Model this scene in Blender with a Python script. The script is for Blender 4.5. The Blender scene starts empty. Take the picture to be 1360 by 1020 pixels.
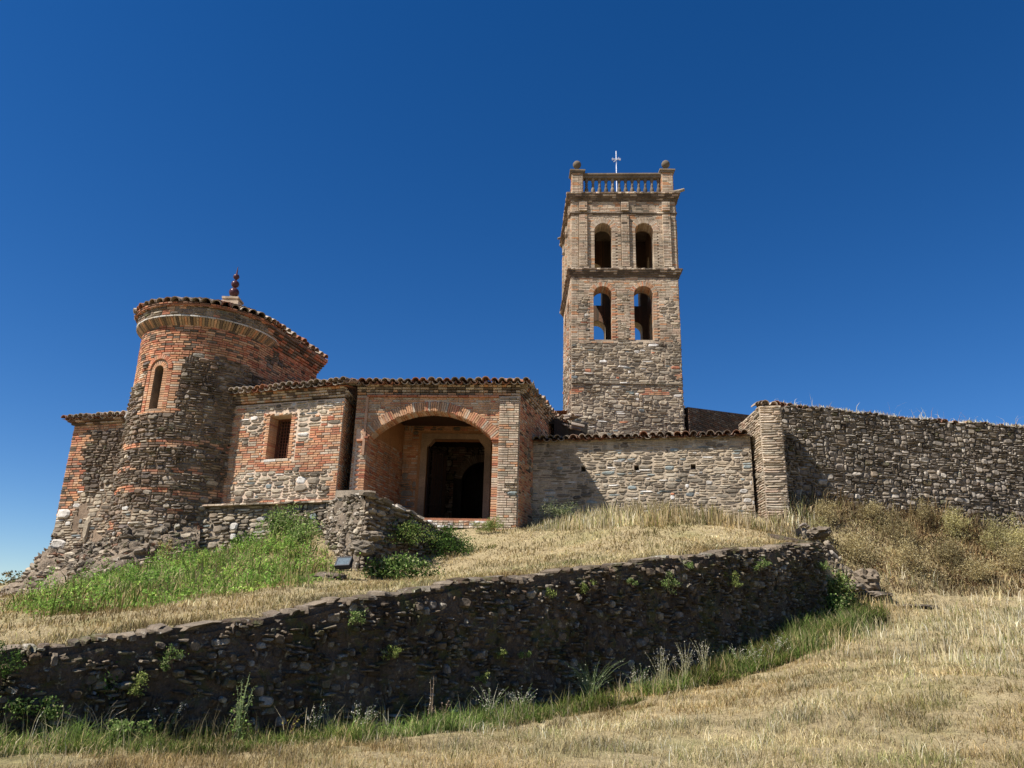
import bpy, math, random
import numpy as np
from mathutils import Matrix, Vector
R_ = math.radians
rng = np.random.default_rng(7)
random.seed(7)
SC = bpy.context.scene
COL = SC.collection

# ------------------------------------------------------------------ camera, sky, sun, exposure
F_PX, PITCH, ROLL = 1021.0, R_(17.5), R_(1.5)
cam = bpy.data.cameras.new('camera'); cam.sensor_width = 36.0; cam.lens = 36.0 * F_PX / 1360.0
cam.clip_start = 0.05; cam.clip_end = 3000
camo = bpy.data.objects.new('camera', cam); COL.objects.link(camo)
_V = Vector((0, -math.sin(PITCH), math.cos(PITCH))); _F = Vector((0, math.cos(PITCH), math.sin(PITCH)))
_X = Vector((1, 0, 0))
_cx = _X * math.cos(ROLL) + _V * math.sin(ROLL)
_cy = -_X * math.sin(ROLL) + _V * math.cos(ROLL)
camo.matrix_world = Matrix((( _cx.x, _cy.x, -_F.x, 0), (_cx.y, _cy.y, -_F.y, 0), (_cx.z, _cy.z, -_F.z, 0), (0, 0, 0, 1)))
SC.camera = camo
CAMPOS = np.zeros(3)

SUN_T = Vector((2.05, 1.1, -3.0)).normalized()         # direction the sunlight travels
world = bpy.data.worlds.new('World'); SC.world = world; world.use_nodes = True
wn = world.node_tree; wn.nodes.clear()
sky = wn.nodes.new('ShaderNodeTexSky'); sky.sky_type = 'NISHITA'; sky.sun_disc = False
sky.sun_elevation = math.asin(-SUN_T.z); sky.sun_rotation = math.atan2(-SUN_T.x, -SUN_T.y)
sky.altitude = 1800; sky.air_density = 1.0; sky.dust_density = 0.2; sky.ozone_density = 3.0
hs = wn.nodes.new('ShaderNodeHueSaturation'); hs.inputs['Saturation'].default_value = 1.34; hs.inputs['Hue'].default_value = 0.508
bg = wn.nodes.new('ShaderNodeBackground'); bg.inputs['Strength'].default_value = 0.066
wo = wn.nodes.new('ShaderNodeOutputWorld')
wn.links.new(sky.outputs[0], hs.inputs['Color']); wn.links.new(hs.outputs[0], bg.inputs['Color']); wn.links.new(bg.outputs[0], wo.inputs[0])

sl = bpy.data.lights.new('sun', 'SUN'); sl.energy = 5.0; sl.angle = R_(0.5); sl.color = (1.0, 0.955, 0.89)
so = bpy.data.objects.new('sun', sl); COL.objects.link(so); so.location = (-20, -12, 40)
so.rotation_euler = SUN_T.to_track_quat('-Z', 'Y').to_euler()
SC.view_settings.view_transform = 'Standard'; SC.view_settings.look = 'None'
SC.view_settings.exposure = 0.82; SC.view_settings.gamma = 1.0; SC.view_settings.use_curve_mapping = False
SC.render.engine = 'CYCLES'
SC.cycles.max_bounces = 6; SC.cycles.diffuse_bounces = 3; SC.cycles.glossy_bounces = 2
SC.cycles.transmission_bounces = 3; SC.cycles.transparent_max_bounces = 8
SC.cycles.use_denoising = True

# ------------------------------------------------------------------ materials
def nn(nt, t, **kw):
    n = nt.nodes.new(t)
    for k, v in kw.items():
        setattr(n, k, v)
    return n
def mixc(nt, fac, a, b, mode='MIX'):
    m = nt.nodes.new('ShaderNodeMix'); m.data_type = 'RGBA'; m.blend_type = mode
    for s, v in ((m.inputs['Factor'], fac), (m.inputs['A'], a), (m.inputs['B'], b)):
        pass
    fi, ai, bi = m.inputs[0], m.inputs[6], m.inputs[7]
    for s, v in ((fi, fac), (ai, a), (bi, b)):
        if hasattr(v, 'links'): nt.links.new(v, s)
        elif isinstance(v, (int, float)): s.default_value = v
        else: s.default_value = (v[0], v[1], v[2], 1)
    return m.outputs[2]
def noise(nt, vec, scale, detail=3, rough=0.55, dist=0.0):
    n = nt.nodes.new('ShaderNodeTexNoise'); n.inputs['Scale'].default_value = scale
    n.inputs['Detail'].default_value = detail; n.inputs['Roughness'].default_value = rough
    n.inputs['Distortion'].default_value = dist
    nt.links.new(vec, n.inputs['Vector']); return n.outputs['Fac']
def ramp(nt, fac, stops, interp='LINEAR'):
    r = nt.nodes.new('ShaderNodeValToRGB'); cr = r.color_ramp; cr.interpolation = interp
    while len(cr.elements) < len(stops): cr.elements.new(0.5)
    for e, (p, c) in zip(cr.elements, stops):
        e.position = p
        e.color = (c[0], c[1], c[2], 1) if not isinstance(c, (int, float)) else (c, c, c, 1)
    nt.links.new(fac, r.inputs[0]); return r.outputs[0]
def math_(nt, op, a, b=None, c=None):
    m = nt.nodes.new('ShaderNodeMath'); m.operation = op
    for s, v in zip(m.inputs, (a, b, c)):
        if v is None: continue
        if hasattr(v, 'links'): nt.links.new(v, s)
        else: s.default_value = v
    return m.outputs[0]
def bump(nt, h, strength, dist):
    b = nt.nodes.new('ShaderNodeBump'); b.inputs['Strength'].default_value = strength; b.inputs['Distance'].default_value = dist
    nt.links.new(h, b.inputs['Height']); return b.outputs['Normal']
def newmat(name):
    m = bpy.data.materials.new(name); m.use_nodes = True; nt = m.node_tree; nt.nodes.clear()
    out = nt.nodes.new('ShaderNodeOutputMaterial'); p = nt.nodes.new('ShaderNodeBsdfPrincipled')
    p.inputs['Roughness'].default_value = 0.9; p.inputs['Specular IOR Level'].default_value = 0.15
    nt.links.new(p.outputs[0], out.inputs[0]); return m, nt, p, out
MAT = {}
def masonry_mat(name, cols, stain=(0.05, 0.045, 0.035), stain_amt=0.55, lichen=None, lichen_amt=0.0, bstr=0.7, bd=0.015, fine=38.0, moss=0.0, streak=.45):
    m, nt, p, out = newmat(name)
    geo = nn(nt, 'ShaderNodeNewGeometry'); oi = nn(nt, 'ShaderNodeObjectInfo')
    pos = geo.outputs['Position']
    h = math_(nt, 'FRACT', math_(nt, 'ADD', math_(nt, 'MULTIPLY', geo.outputs['Random Per Island'], 1.0), math_(nt, 'MULTIPLY', oi.outputs['Random'], 7.31)))
    k = len(cols)
    c = ramp(nt, h, [((i + 0.5) / k, cols[i]) for i in range(k)])
    n1 = noise(nt, pos, fine, 4, 0.65); n2 = noise(nt, pos, 6.0, 4, 0.6, 0.3); n3 = noise(nt, pos, 0.9, 4, 0.62, 0.4)
    c = mixc(nt, 1.0, c, ramp(nt, n1, [(0.25, 0.5), (0.5, 0.95), (0.75, 1.35)]), 'MULTIPLY')
    c = mixc(nt, ramp(nt, n3, [(0.42, 0.0), (0.68, stain_amt)]), c, stain)
    c = mixc(nt, ramp(nt, n2, [(0.55, 0.0), (0.72, stain_amt * 0.6)]), c, stain)
    mp = nn(nt, 'ShaderNodeMapping'); nt.links.new(pos, mp.inputs[0]); mp.inputs['Scale'].default_value = (1.0, 1.0, .13)
    n6 = noise(nt, mp.outputs[0], 3.4, 4, .65, .2)
    c = mixc(nt, ramp(nt, n6, [(0.50, 0.0), (0.70, streak)]), c, tuple(x * 1.3 for x in stain))
    if moss: c = mixc(nt, ramp(nt, noise(nt, pos, 2.3, 6, .75, .6), [(0.50, 0.0), (0.60, moss)]), c, (.085, .095, .03))
    if lichen:
        n4 = noise(nt, pos, 11.0, 5, 0.7, 0.2)
        c = mixc(nt, ramp(nt, n4, [(0.60, 0.0), (0.66, lichen_amt)]), c, lichen)
        n5 = noise(nt, pos, 3.3, 5, 0.7, 0.8)
        c = mixc(nt, ramp(nt, n5, [(0.66, 0.0), (0.70, lichen_amt * 0.5)]), c, (0.30, 0.17, 0.05))
    nt.links.new(c, p.inputs['Base Color'])
    hb = math_(nt, 'ADD', math_(nt, 'MULTIPLY', n1, 0.5), n2)
    nt.links.new(bump(nt, hb, bstr, bd), p.inputs['Normal'])
    MAT[name] = m; return m
masonry_mat('brick_red', [(.42, .145, .08), (.56, .23, .12), (.60, .29, .17), (.46, .17, .095), (.52, .31, .20)], stain_amt=.35, bd=.008)
masonry_mat('brick_orange', [(.54, .28, .15), (.63, .37, .21), (.48, .235, .12), (.58, .385, .245), (.60, .32, .17)], stain_amt=.3, bd=.008)
masonry_mat('brick_tan', [(.54, .42, .30), (.63, .52, .39), (.43, .315, .215), (.58, .48, .365), (.52, .37, .265)], stain=(.09, .07, .05), stain_amt=.5, bd=.008)
masonry_mat('cornice_brick', [(.15, .105, .072), (.22, .155, .11), (.10, .075, .055), (.26, .20, .15)], stain=(.05, .04, .03), stain_amt=.6, bd=.008)  # weathered brown, darkened further to paint in shade under the stepped cornices
masonry_mat('apse_stone', [(.19, .145, .105), (.28, .22, .16), (.12, .093, .07), (.37, .31, .24), (.25, .165, .11), (.16, .13, .11)], stain=(.05, .035, .025), stain_amt=.6, lichen=(.46, .42, .34), lichen_amt=.35, bd=.02)
masonry_mat('mortar_brown', [(.30, .215, .145), (.28, .20, .135)], stain=(.07, .05, .035), stain_amt=.6, bd=.04)
masonry_mat('cove_brick', [(.36, .24, .14), (.28, .18, .10), (.42, .29, .18)], stain_amt=.5, bd=.008)
masonry_mat('stone_weathered', [(.21, .165, .12), (.28, .225, .165), (.15, .12, .088)], stain=(.05, .04, .03), stain_amt=.6, bd=.01)
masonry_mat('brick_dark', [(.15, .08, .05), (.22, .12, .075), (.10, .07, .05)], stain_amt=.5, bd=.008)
masonry_mat('stone_grey', [(.20, .16, .118), (.29, .238, .175), (.125, .10, .075), (.36, .305, .23), (.24, .185, .13)], stain_amt=.5, lichen=(.42, .40, .33), lichen_amt=.4)
masonry_mat('stone_tan', [(.43, .345, .24), (.53, .44, .32), (.34, .265, .18), (.47, .40, .30)], stain_amt=.45, lichen=(.45, .43, .36), lichen_amt=.3)
masonry_mat('stone_white', [(.62, .57, .50), (.52, .48, .42), (.70, .66, .60)], stain_amt=.3)
masonry_mat('stone_blue', [(.22, .25, .24), (.29, .32, .30), (.18, .20, .20)], stain_amt=.3)
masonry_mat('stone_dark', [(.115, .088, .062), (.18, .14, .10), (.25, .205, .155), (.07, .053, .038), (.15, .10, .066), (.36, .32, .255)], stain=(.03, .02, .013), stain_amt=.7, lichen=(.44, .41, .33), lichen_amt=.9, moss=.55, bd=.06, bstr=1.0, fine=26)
masonry_mat('stone_wall', [(.18, .145, .11), (.255, .212, .168), (.34, .29, .232), (.105, .085, .065), (.20, .16, .12), (.44, .385, .315)], stain=(.035, .028, .022), stain_amt=.5, lichen=(.42, .40, .36), lichen_amt=.5, bd=.02)
masonry_mat('cap_stone', [(.15, .115, .08), (.22, .175, .125), (.18, .14, .10)], stain=(.03, .025, .02), stain_amt=.6, lichen=(.34, .33, .28), lichen_amt=.6, bd=.03)
masonry_mat('mortar_pale', [(.48, .385, .275), (.50, .40, .29)], stain=(.12, .09, .065), stain_amt=.6, bd=.02)
masonry_mat('mortar_warm', [(.64, .50, .37), (.62, .48, .36)], stain=(.2, .13, .08), stain_amt=.4, bd=.01)
masonry_mat('mortar_grey', [(.30, .24, .175), (.29, .235, .175)], stain=(.06, .05, .04), stain_amt=.6, bd=.03)
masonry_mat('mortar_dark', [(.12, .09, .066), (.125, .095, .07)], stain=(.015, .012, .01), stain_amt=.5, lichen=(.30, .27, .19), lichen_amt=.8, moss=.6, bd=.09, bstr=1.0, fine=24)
masonry_mat('plaster', [(.40, .28, .18), (.42, .30, .19)], stain=(.12, .09, .06), stain_amt=.6, bd=.01)
masonry_mat('ochre_plaster', [(.46, .235, .105), (.44, .23, .105)], stain=(.2, .11, .06), stain_amt=.5, bd=.008)
masonry_mat('roof_tile', [(.46, .37, .28), (.32, .24, .18), (.56, .46, .36), (.22, .17, .13), (.50, .44, .35), (.36, .24, .17)], stain=(.06, .05, .04), stain_amt=.7, lichen=(.45, .42, .33), lichen_amt=.6, bd=.008)
masonry_mat('tile_red', [(.36, .15, .08), (.28, .13, .08), (.40, .21, .12)], stain=(.06, .05, .04), stain_amt=.6, bd=.008)
masonry_mat('rock', [(.22, .165, .115), (.24, .185, .13)], stain=(.06, .05, .04), stain_amt=.7, lichen=(.42, .38, .30), lichen_amt=.6, bd=.08, bstr=1.0, fine=20)
masonry_mat('painted_darkness', [(.018, .013, .010), (.02, .014, .011)], stain_amt=.4)  # near-black colour standing in for the darkness of unlit interiors
def simple_mat(name, col, rough=0.6, metal=0.0, nscale=30, var=0.3):
    m, nt, p, out = newmat(name)
    geo = nn(nt, 'ShaderNodeNewGeometry'); n1 = noise(nt, geo.outputs['Position'], nscale, 4, .6)
    c = mixc(nt, 1.0, col, ramp(nt, n1, [(0.3, 1 - var), (0.7, 1 + var)]), 'MULTIPLY')
    nt.links.new(c, p.inputs['Base Color']); p.inputs['Roughness'].default_value = rough; p.inputs['Metallic'].default_value = metal
    nt.links.new(bump(nt, n1, .3, .004), p.inputs['Normal'])
    MAT[name] = m; return m
simple_mat('iron', (.055, .04, .034), .6, .3)
simple_mat('rust_iron', (.12, .05, .03), .8, .1)
simple_mat('cross_metal', (.62, .62, .64), .35, .6)
simple_mat('glazed_ball', (.07, .03, .035), .28, 0)
simple_mat('wood_dark', (.07, .045, .03), .7)
simple_mat('lamp_body', (.035, .035, .04), .4)
simple_mat('lamp_glass', (.10, .125, .14), .15)
def veg_mat(name, trans=0.35, gain=1.0):
    m = bpy.data.materials.new(name); m.use_nodes = True; nt = m.node_tree; nt.nodes.clear()
    out = nt.nodes.new('ShaderNodeOutputMaterial')
    at = nn(nt, 'ShaderNodeAttribute'); at.attribute_name = 'Col'
    d = nn(nt, 'ShaderNodeBsdfDiffuse'); t = nn(nt, 'ShaderNodeBsdfTranslucent'); mx = nn(nt, 'ShaderNodeMixShader')
    mx.inputs[0].default_value = trans
    nt.links.new(at.outputs['Color'], d.inputs[0]); nt.links.new(at.outputs['Color'], t.inputs[0])
    nt.links.new(d.outputs[0], mx.inputs[1]); nt.links.new(t.outputs[0], mx.inputs[2]); nt.links.new(mx.outputs[0], out.inputs[0])
    MAT[name] = m; return m
veg_mat('grass_blades', .3); veg_mat('leaves', .4); veg_mat('dry_stems', .1)
def ground_mat():
    m, nt, p, out = newmat('ground')
    geo = nn(nt, 'ShaderNodeNewGeometry'); pos = geo.outputs['Position']
    a = noise(nt, pos, .8, 5, .6, .3); b = noise(nt, pos, 9, 5, .7); c3 = noise(nt, pos, 60, 4, .7)
    c = ramp(nt, a, [(.3, (.28, .215, .115)), (.5, (.38, .30, .165)), (.7, (.29, .25, .115))])
    c = mixc(nt, 1.0, c, ramp(nt, b, [(.3, .6), (.7, 1.25)]), 'MULTIPLY')
    c = mixc(nt, 1.0, c, ramp(nt, c3, [(.3, .5), (.7, 1.4)]), 'MULTIPLY')
    nt.links.new(c, p.inputs['Base Color'])
    nt.links.new(bump(nt, math_(nt, 'ADD', b, c3), .9, .03), p.inputs['Normal'])
    MAT['ground'] = m
ground_mat()

# ------------------------------------------------------------------ mesh + object helpers
def mesh_np(name, V, faces, mats, midx=None, smooth=False, col=None):
    """faces: list of int arrays (n,k), one per polygon size"""
    me = bpy.data.meshes.new(name)
    faces = [f for f in faces if len(f)]
    V = np.asarray(V, np.float32); me.vertices.add(len(V)); me.vertices.foreach_set('co', V.ravel())
    nl = sum(f.size for f in faces); npoly = sum(len(f) for f in faces)
    me.loops.add(nl); me.polygons.add(npoly)
    me.loops.foreach_set('vertex_index', np.concatenate([f.ravel() for f in faces]).astype(np.int32))
    tot = np.concatenate([np.full(len(f), f.shape[1]) for f in faces]).astype(np.int32)
    st = np.concatenate([[0], np.cumsum(tot)[:-1]]).astype(np.int32)
    me.polygons.foreach_set('loop_start', st); me.polygons.foreach_set('loop_total', tot)
    for m in mats: me.materials.append(MAT[m])
    if midx is not None: me.polygons.foreach_set('material_index', np.asarray(midx, np.int32))
    me.polygons.foreach_set('use_smooth', np.full(npoly, smooth))
    me.update(calc_edges=True)
    if col is not None:
        ca = me.color_attributes.new('Col', 'FLOAT_COLOR', 'POINT')
        c4 = np.ones((len(V), 4), np.float32); c4[:, :3] = col; ca.data.foreach_set('color', c4.ravel())
    return me
def link(name, me, parent=None, kind=None):
    o = bpy.data.objects.new(name, me); COL.objects.link(o)
    if parent is not None: o.parent = parent; o.matrix_parent_inverse = parent.matrix_world.inverted()
    if kind: o['kind'] = kind
    return o
def thing(name, label, cat, loc, group=None):
    o = bpy.data.objects.new(name, None); COL.objects.link(o); o.location = loc
    o.matrix_world = Matrix.Translation(loc); o.empty_display_size = .3
    o['label'] = label; o['category'] = cat
    o['kind'] = 'thing'
    if group: o['group'] = group
    return o
def tag(o, label, cat, group=None):
    o['kind'] = 'thing'
    o['label'] = label; o['category'] = cat
    if group: o['group'] = group
    return o
class MB:
    def __init__(s): s.v = []; s.q = []; s.t = []
    def box(s, c, hx, hy, hz, ax=None):
        ax = ax or ((1, 0, 0), (0, 1, 0), (0, 0, 1)); c = np.array(c, float); A = np.array(ax, float)
        b = len(s.v)
        for k in (-1, 1):
            for j in (-1, 1):
                for i in (-1, 1): s.v.append(c + A[0] * hx * i + A[1] * hy * j + A[2] * hz * k)
        for f in ((0, 2, 3, 1), (4, 5, 7, 6), (0, 1, 5, 4), (2, 6, 7, 3), (0, 4, 6, 2), (1, 3, 7, 5)): s.q.append([b + i for i in f])
    def quad(s, a, b, c, d):
        n = len(s.v); s.v += [np.array(x, float) for x in (a, b, c, d)]; s.q.append([n, n + 1, n + 2, n + 3])
    def prism(s, poly, z0, z1):
        n = len(poly); b = len(s.v)
        f0 = z0 if callable(z0) else (lambda x, y: z0); f1 = z1 if callable(z1) else (lambda x, y: z1)
        for x, y in poly: s.v.append(np.array((x, y, f0(x, y))))
        for x, y in poly: s.v.append(np.array((x, y, f1(x, y))))
        for i in range(n): j = (i + 1) % n; s.q.append([b + i, b + j, b + n + j, b + n + i])
        for i in range(1, n - 1): s.t.append([b + n, b + n + i, b + n + i + 1]); s.t.append([b, b + i + 1, b + i])
    def tube(s, pts, r, k=6):
        pts = [np.array(p, float) for p in pts]; b = len(s.v); rr = r if hasattr(r, '__len__') else [r] * len(pts)
        for i, p in enumerate(pts):
            d = pts[min(i + 1, len(pts) - 1)] - pts[max(i - 1, 0)]; d /= np.linalg.norm(d) + 1e-9
            a = np.cross(d, (0, 0, 1) if abs(d[2]) < .9 else (1, 0, 0)); a /= np.linalg.norm(a); c = np.cross(d, a)
            for j in range(k): t = 2 * math.pi * j / k; s.v.append(p + (a * math.cos(t) + c * math.sin(t)) * rr[i])
        for i in range(len(pts) - 1):
            for j in range(k): j2 = (j + 1) % k; s.q.append([b + i * k + j, b + i * k + j2, b + (i + 1) * k + j2, b + (i + 1) * k + j])
        for j in range(1, k - 1): s.t.append([b, b + j + 1, b + j]); e = b + (len(pts) - 1) * k; s.t.append([e, e + j, e + j + 1])
    def lathe(s, c, prof, k=14):
        c = np.array(c, float); b = len(s.v)
        for r, z in prof:
            for j in range(k): t = 2 * math.pi * j / k; s.v.append(c + np.array((r * math.cos(t), r * math.sin(t), z)))
        for i in range(len(prof) - 1):
            for j in range(k): j2 = (j + 1) % k; s.q.append([b + i * k + j, b + i * k + j2, b + (i + 1) * k + j2, b + (i + 1) * k + j])
    def build(s, name, mat, parent=None, smooth=False, kind=None):
        me = mesh_np(name, np.array(s.v), [np.array(s.q, int).reshape(-1, 4), np.array(s.t, int).reshape(-1, 3)], [mat], smooth=smooth)
        return link(name, me, parent, kind)

# ------------------------------------------------------------------ frames (surfaces that stones are laid on)
class Plane:
    def __init__(s, p0, p1):
        s.p0 = np.array(p0, float); s.p1 = np.array(p1, float); d = s.p1 - s.p0; s.L = float(np.linalg.norm(d)); s.e = d / s.L
        s.n = np.array((s.e[1], -s.e[0]))
    def __call__(s, u, v, d=0.0):
        q = s.p0 + s.e * u + s.n * d; return np.array((q[0], q[1], v))
    def axes(s, u, v): return np.array((s.e[0], s.e[1], 0.)), np.array((0., 0., 1.)), np.array((s.n[0], s.n[1], 0.))
    steps = ()
class Cyl:
    def __init__(s, c, R, a0, a1):
        s.c = np.array(c, float); s.R = R; s.a0 = R_(a0); s.L = R_(a1 - a0) * R; s.steps = np.linspace(0, s.L, int(abs(a1 - a0) / 4) + 2)[1:-1]
    def __call__(s, u, v, d=0.0):
        a = s.a0 + u / s.R; r = s.R + d; return np.array((s.c[0] + r * math.cos(a), s.c[1] + r * math.sin(a), v))
    def axes(s, u, v):
        a = s.a0 + u / s.R; return np.array((-math.sin(a), math.cos(a), 0.)), np.array((0., 0., 1.)), np.array((math.cos(a), math.sin(a), 0.))
class Patch:
    """ruled surface between a bottom and a top polyline"""
    def __init__(s, bot, top, wob=0.0):
        s.b = np.array(bot, float); s.t = np.array(top, float); s.wob = wob
        m = (s.b + s.t) / 2; s.k = np.concatenate([[0], np.cumsum(np.linalg.norm(np.diff(m, axis=0), axis=1))]); s.L = float(s.k[-1])
        s.H = float(np.mean(np.linalg.norm(s.t - s.b, axis=1))); s.steps = ()
    def _b(s, A, u): return np.array([np.interp(u, s.k, A[:, i]) for i in range(3)])
    def base(s, u, v):
        w = v / s.H; return s._b(s.b, u) * (1 - w) + s._b(s.t, u) * w
    def axes(s, u, v):
        u0, u1 = max(0, u - .15), min(s.L, u + .15)
        U = s.base(u1, v) - s.base(u0, v); U /= np.linalg.norm(U)
        V = s.base(u, min(s.H, v + .1)) - s.base(u, max(0, v - .1)); N = np.cross(U, V); N /= np.linalg.norm(N); V = np.cross(N, U)
        return U, V, N
    def __call__(s, u, v, d=0.0):
        U, V, N = s.axes(u, v)
        w = s.wob * (math.sin(u * 2.3 + v * 3.1) * .6 + math.sin(u * 5.1 - v * 4.3 + 1) * .4)
        return s.base(u, v) + N * (d + w)
class Op:
    def __init__(s, uc, hw, sill, spring, rise=0.0):
        s.uc, s.hw, s.sill, s.spring, s.rise = uc, hw, sill, spring, rise
        if rise > 0: s.Rs = (hw * hw + rise * rise) / (2 * rise); s.yc = spring + rise - s.Rs
    def top(s, u):
        if s.rise <= 0: return s.spring
        x = min(abs(u - s.uc), s.hw); return s.yc + math.sqrt(max(0, s.Rs ** 2 - x * x))
    def has(s, u, v, pad=0.0):
        return abs(u - s.uc) < s.hw + pad and s.sill - pad * .3 < v < s.top(u) + pad
    def breaks(s):
        n = 12 if s.rise > 0 else 1
        return [s.uc + s.hw * (-math.cos(math.pi * i / n)) for i in range(n + 1)]
def strip_wall(name, fr, v0, v1, thick, ops, mat, parent, us=(), d0=0.0):
    f0 = v0 if callable(v0) else (lambda u: v0); f1 = v1 if callable(v1) else (lambda u: v1)
    b = sorted(set([0.0, round(fr.L, 4)] + [round(float(x), 4) for o in ops for x in o.breaks()] + [round(float(x), 4) for x in fr.steps] + [round(float(x), 4) for x in us]))
    b = [x for x in b if 0 <= x <= fr.L + 1e-3]
    m = MB()
    for a, c in zip(b[:-1], b[1:]):
        if c - a < 1e-4: continue
        um = (a + c) / 2; oo = sorted([o for o in ops if abs(um - o.uc) < o.hw], key=lambda o: o.sill)
        lo = (f0(a), f0(c)); iv = []
        for o in oo: iv.append((lo, (o.sill, o.sill))); lo = (o.top(a), o.top(c))
        iv.append((lo, (f1(a), f1(c))))
        for (l0, l1), (h0, h1) in iv:
            n = len(m.v)
            for (u, v) in ((a, l0), (c, l1), (c, h1), (a, h0)): m.v.append(fr(u, v, d0))
            for (u, v) in ((a, l0), (c, l1), (c, h1), (a, h0)): m.v.append(fr(u, v, d0 - thick))
            for f in ((0, 1, 2, 3), (5, 4, 7, 6), (0, 4, 5, 1), (3, 2, 6, 7), (0, 3, 7, 4), (1, 5, 6, 2)): m.q.append([n + i for i in f])
    return m.build(name, mat, parent)

# ------------------------------------------------------------------ stone and brick pieces
SHAPES = {}
def _mk(kind, i, r):
    V = []; q = []; n = []
    if kind in ('brick', 'brickd'):
        j = lambda a: r.uniform(-a, a)
        base = [(-.5, -.5), (.5, -.5), (.5, .5), (-.5, .5)]
        base = [(x + j(.012), y + j(.05)) for x, y in base]
        for x, y in base: V.append((x, y, 0))
        for x, y in base: V.append((x, y, (.97 if kind == 'brickd' else .8 + j(.08))))
        for x, y in base: V.append((x * .965, y * .86, 1 + (0 if kind == 'brickd' else j(.06))))
        k = 4
    else:
        k = 8
        pts = [(-.5, -.2), (-.3, -.5), (.28, -.5), (.5, -.22), (.5, .2), (.3, .5), (-.3, .5), (-.5, .25)]
        pts = [(max(-.5, min(.5, x + r.uniform(-.11, .11))), max(-.5, min(.5, y + r.uniform(-.13, .13)))) for x, y in pts]
        tx, ty = r.uniform(-.25, .25), r.uniform(-.25, .25)
        for x, y in pts: V.append((x * .97, y * .97, 0))
        for x, y in pts: V.append((x, y, .5 + r.uniform(-.12, .12) + tx * x + ty * y))
        ox, oy = r.uniform(-.06, .06), r.uniform(-.06, .06)
        for x, y in pts: V.append((x * .7 + ox, y * .68 + oy, .92 + r.uniform(-.1, .1) + tx * x + ty * y))
    for ring in range(2):
        for a in range(k): b2 = (a + 1) % k; q.append((ring * k + a, ring * k + b2, (ring + 1) * k + b2, (ring + 1) * k + a))
    n = tuple(range(2 * k, 3 * k))
    return np.array(V, float), np.array(q), np.array([n])
_r = random.Random(3)
for i in range(4): SHAPES[('brick', i)] = _mk('brick', i, _r)
for i in range(4): SHAPES[('brickd', i)] = _mk('brickd', i, _r)
for i in range(12): SHAPES[('stone', i)] = _mk('stone', i, _r)
LIBM = {}
def lib_mesh(shape, mat):
    k = (shape, mat)
    if k not in LIBM:
        V, q, n = SHAPES[shape]
        LIBM[k] = mesh_np(shape[0] + '_shape', V, [q, n], [mat])
    return LIBM[k]
PIECES = {}      # (thing, piece name) -> list
def piece(th, name, M, shape, mat, size):
    PIECES.setdefault((th, name), []).append((M, shape, mat, size))
def put(th, name, fr, uc, vc, w, h, d0, dep, shape, mat, rot=0.0, tilt=0.0):
    U, V, N = fr.axes(uc, vc); P = fr(uc, vc, d0)
    if rot: c, s = math.cos(rot), math.sin(rot); U, V = U * c + V * s, V * c - U * s
    if tilt: c, s = math.cos(tilt), math.sin(tilt); N2 = N * c + V * s; V = V * c - N * s; N = N2
    M = np.column_stack([U * w, V * h, N * dep, P])
    dist2 = float(P @ P); t = P @ np.array(_F); front = t > 0 and abs(P @ np.array(_cx)) < t * .70 and abs(P @ np.array(_cy)) < t * .53
    face = max(0.05, float(-(P @ N)) / math.sqrt(dist2))
    piece(th, name, M, shape, mat, w * h / dist2 * face * (1 if front else .01))
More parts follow.
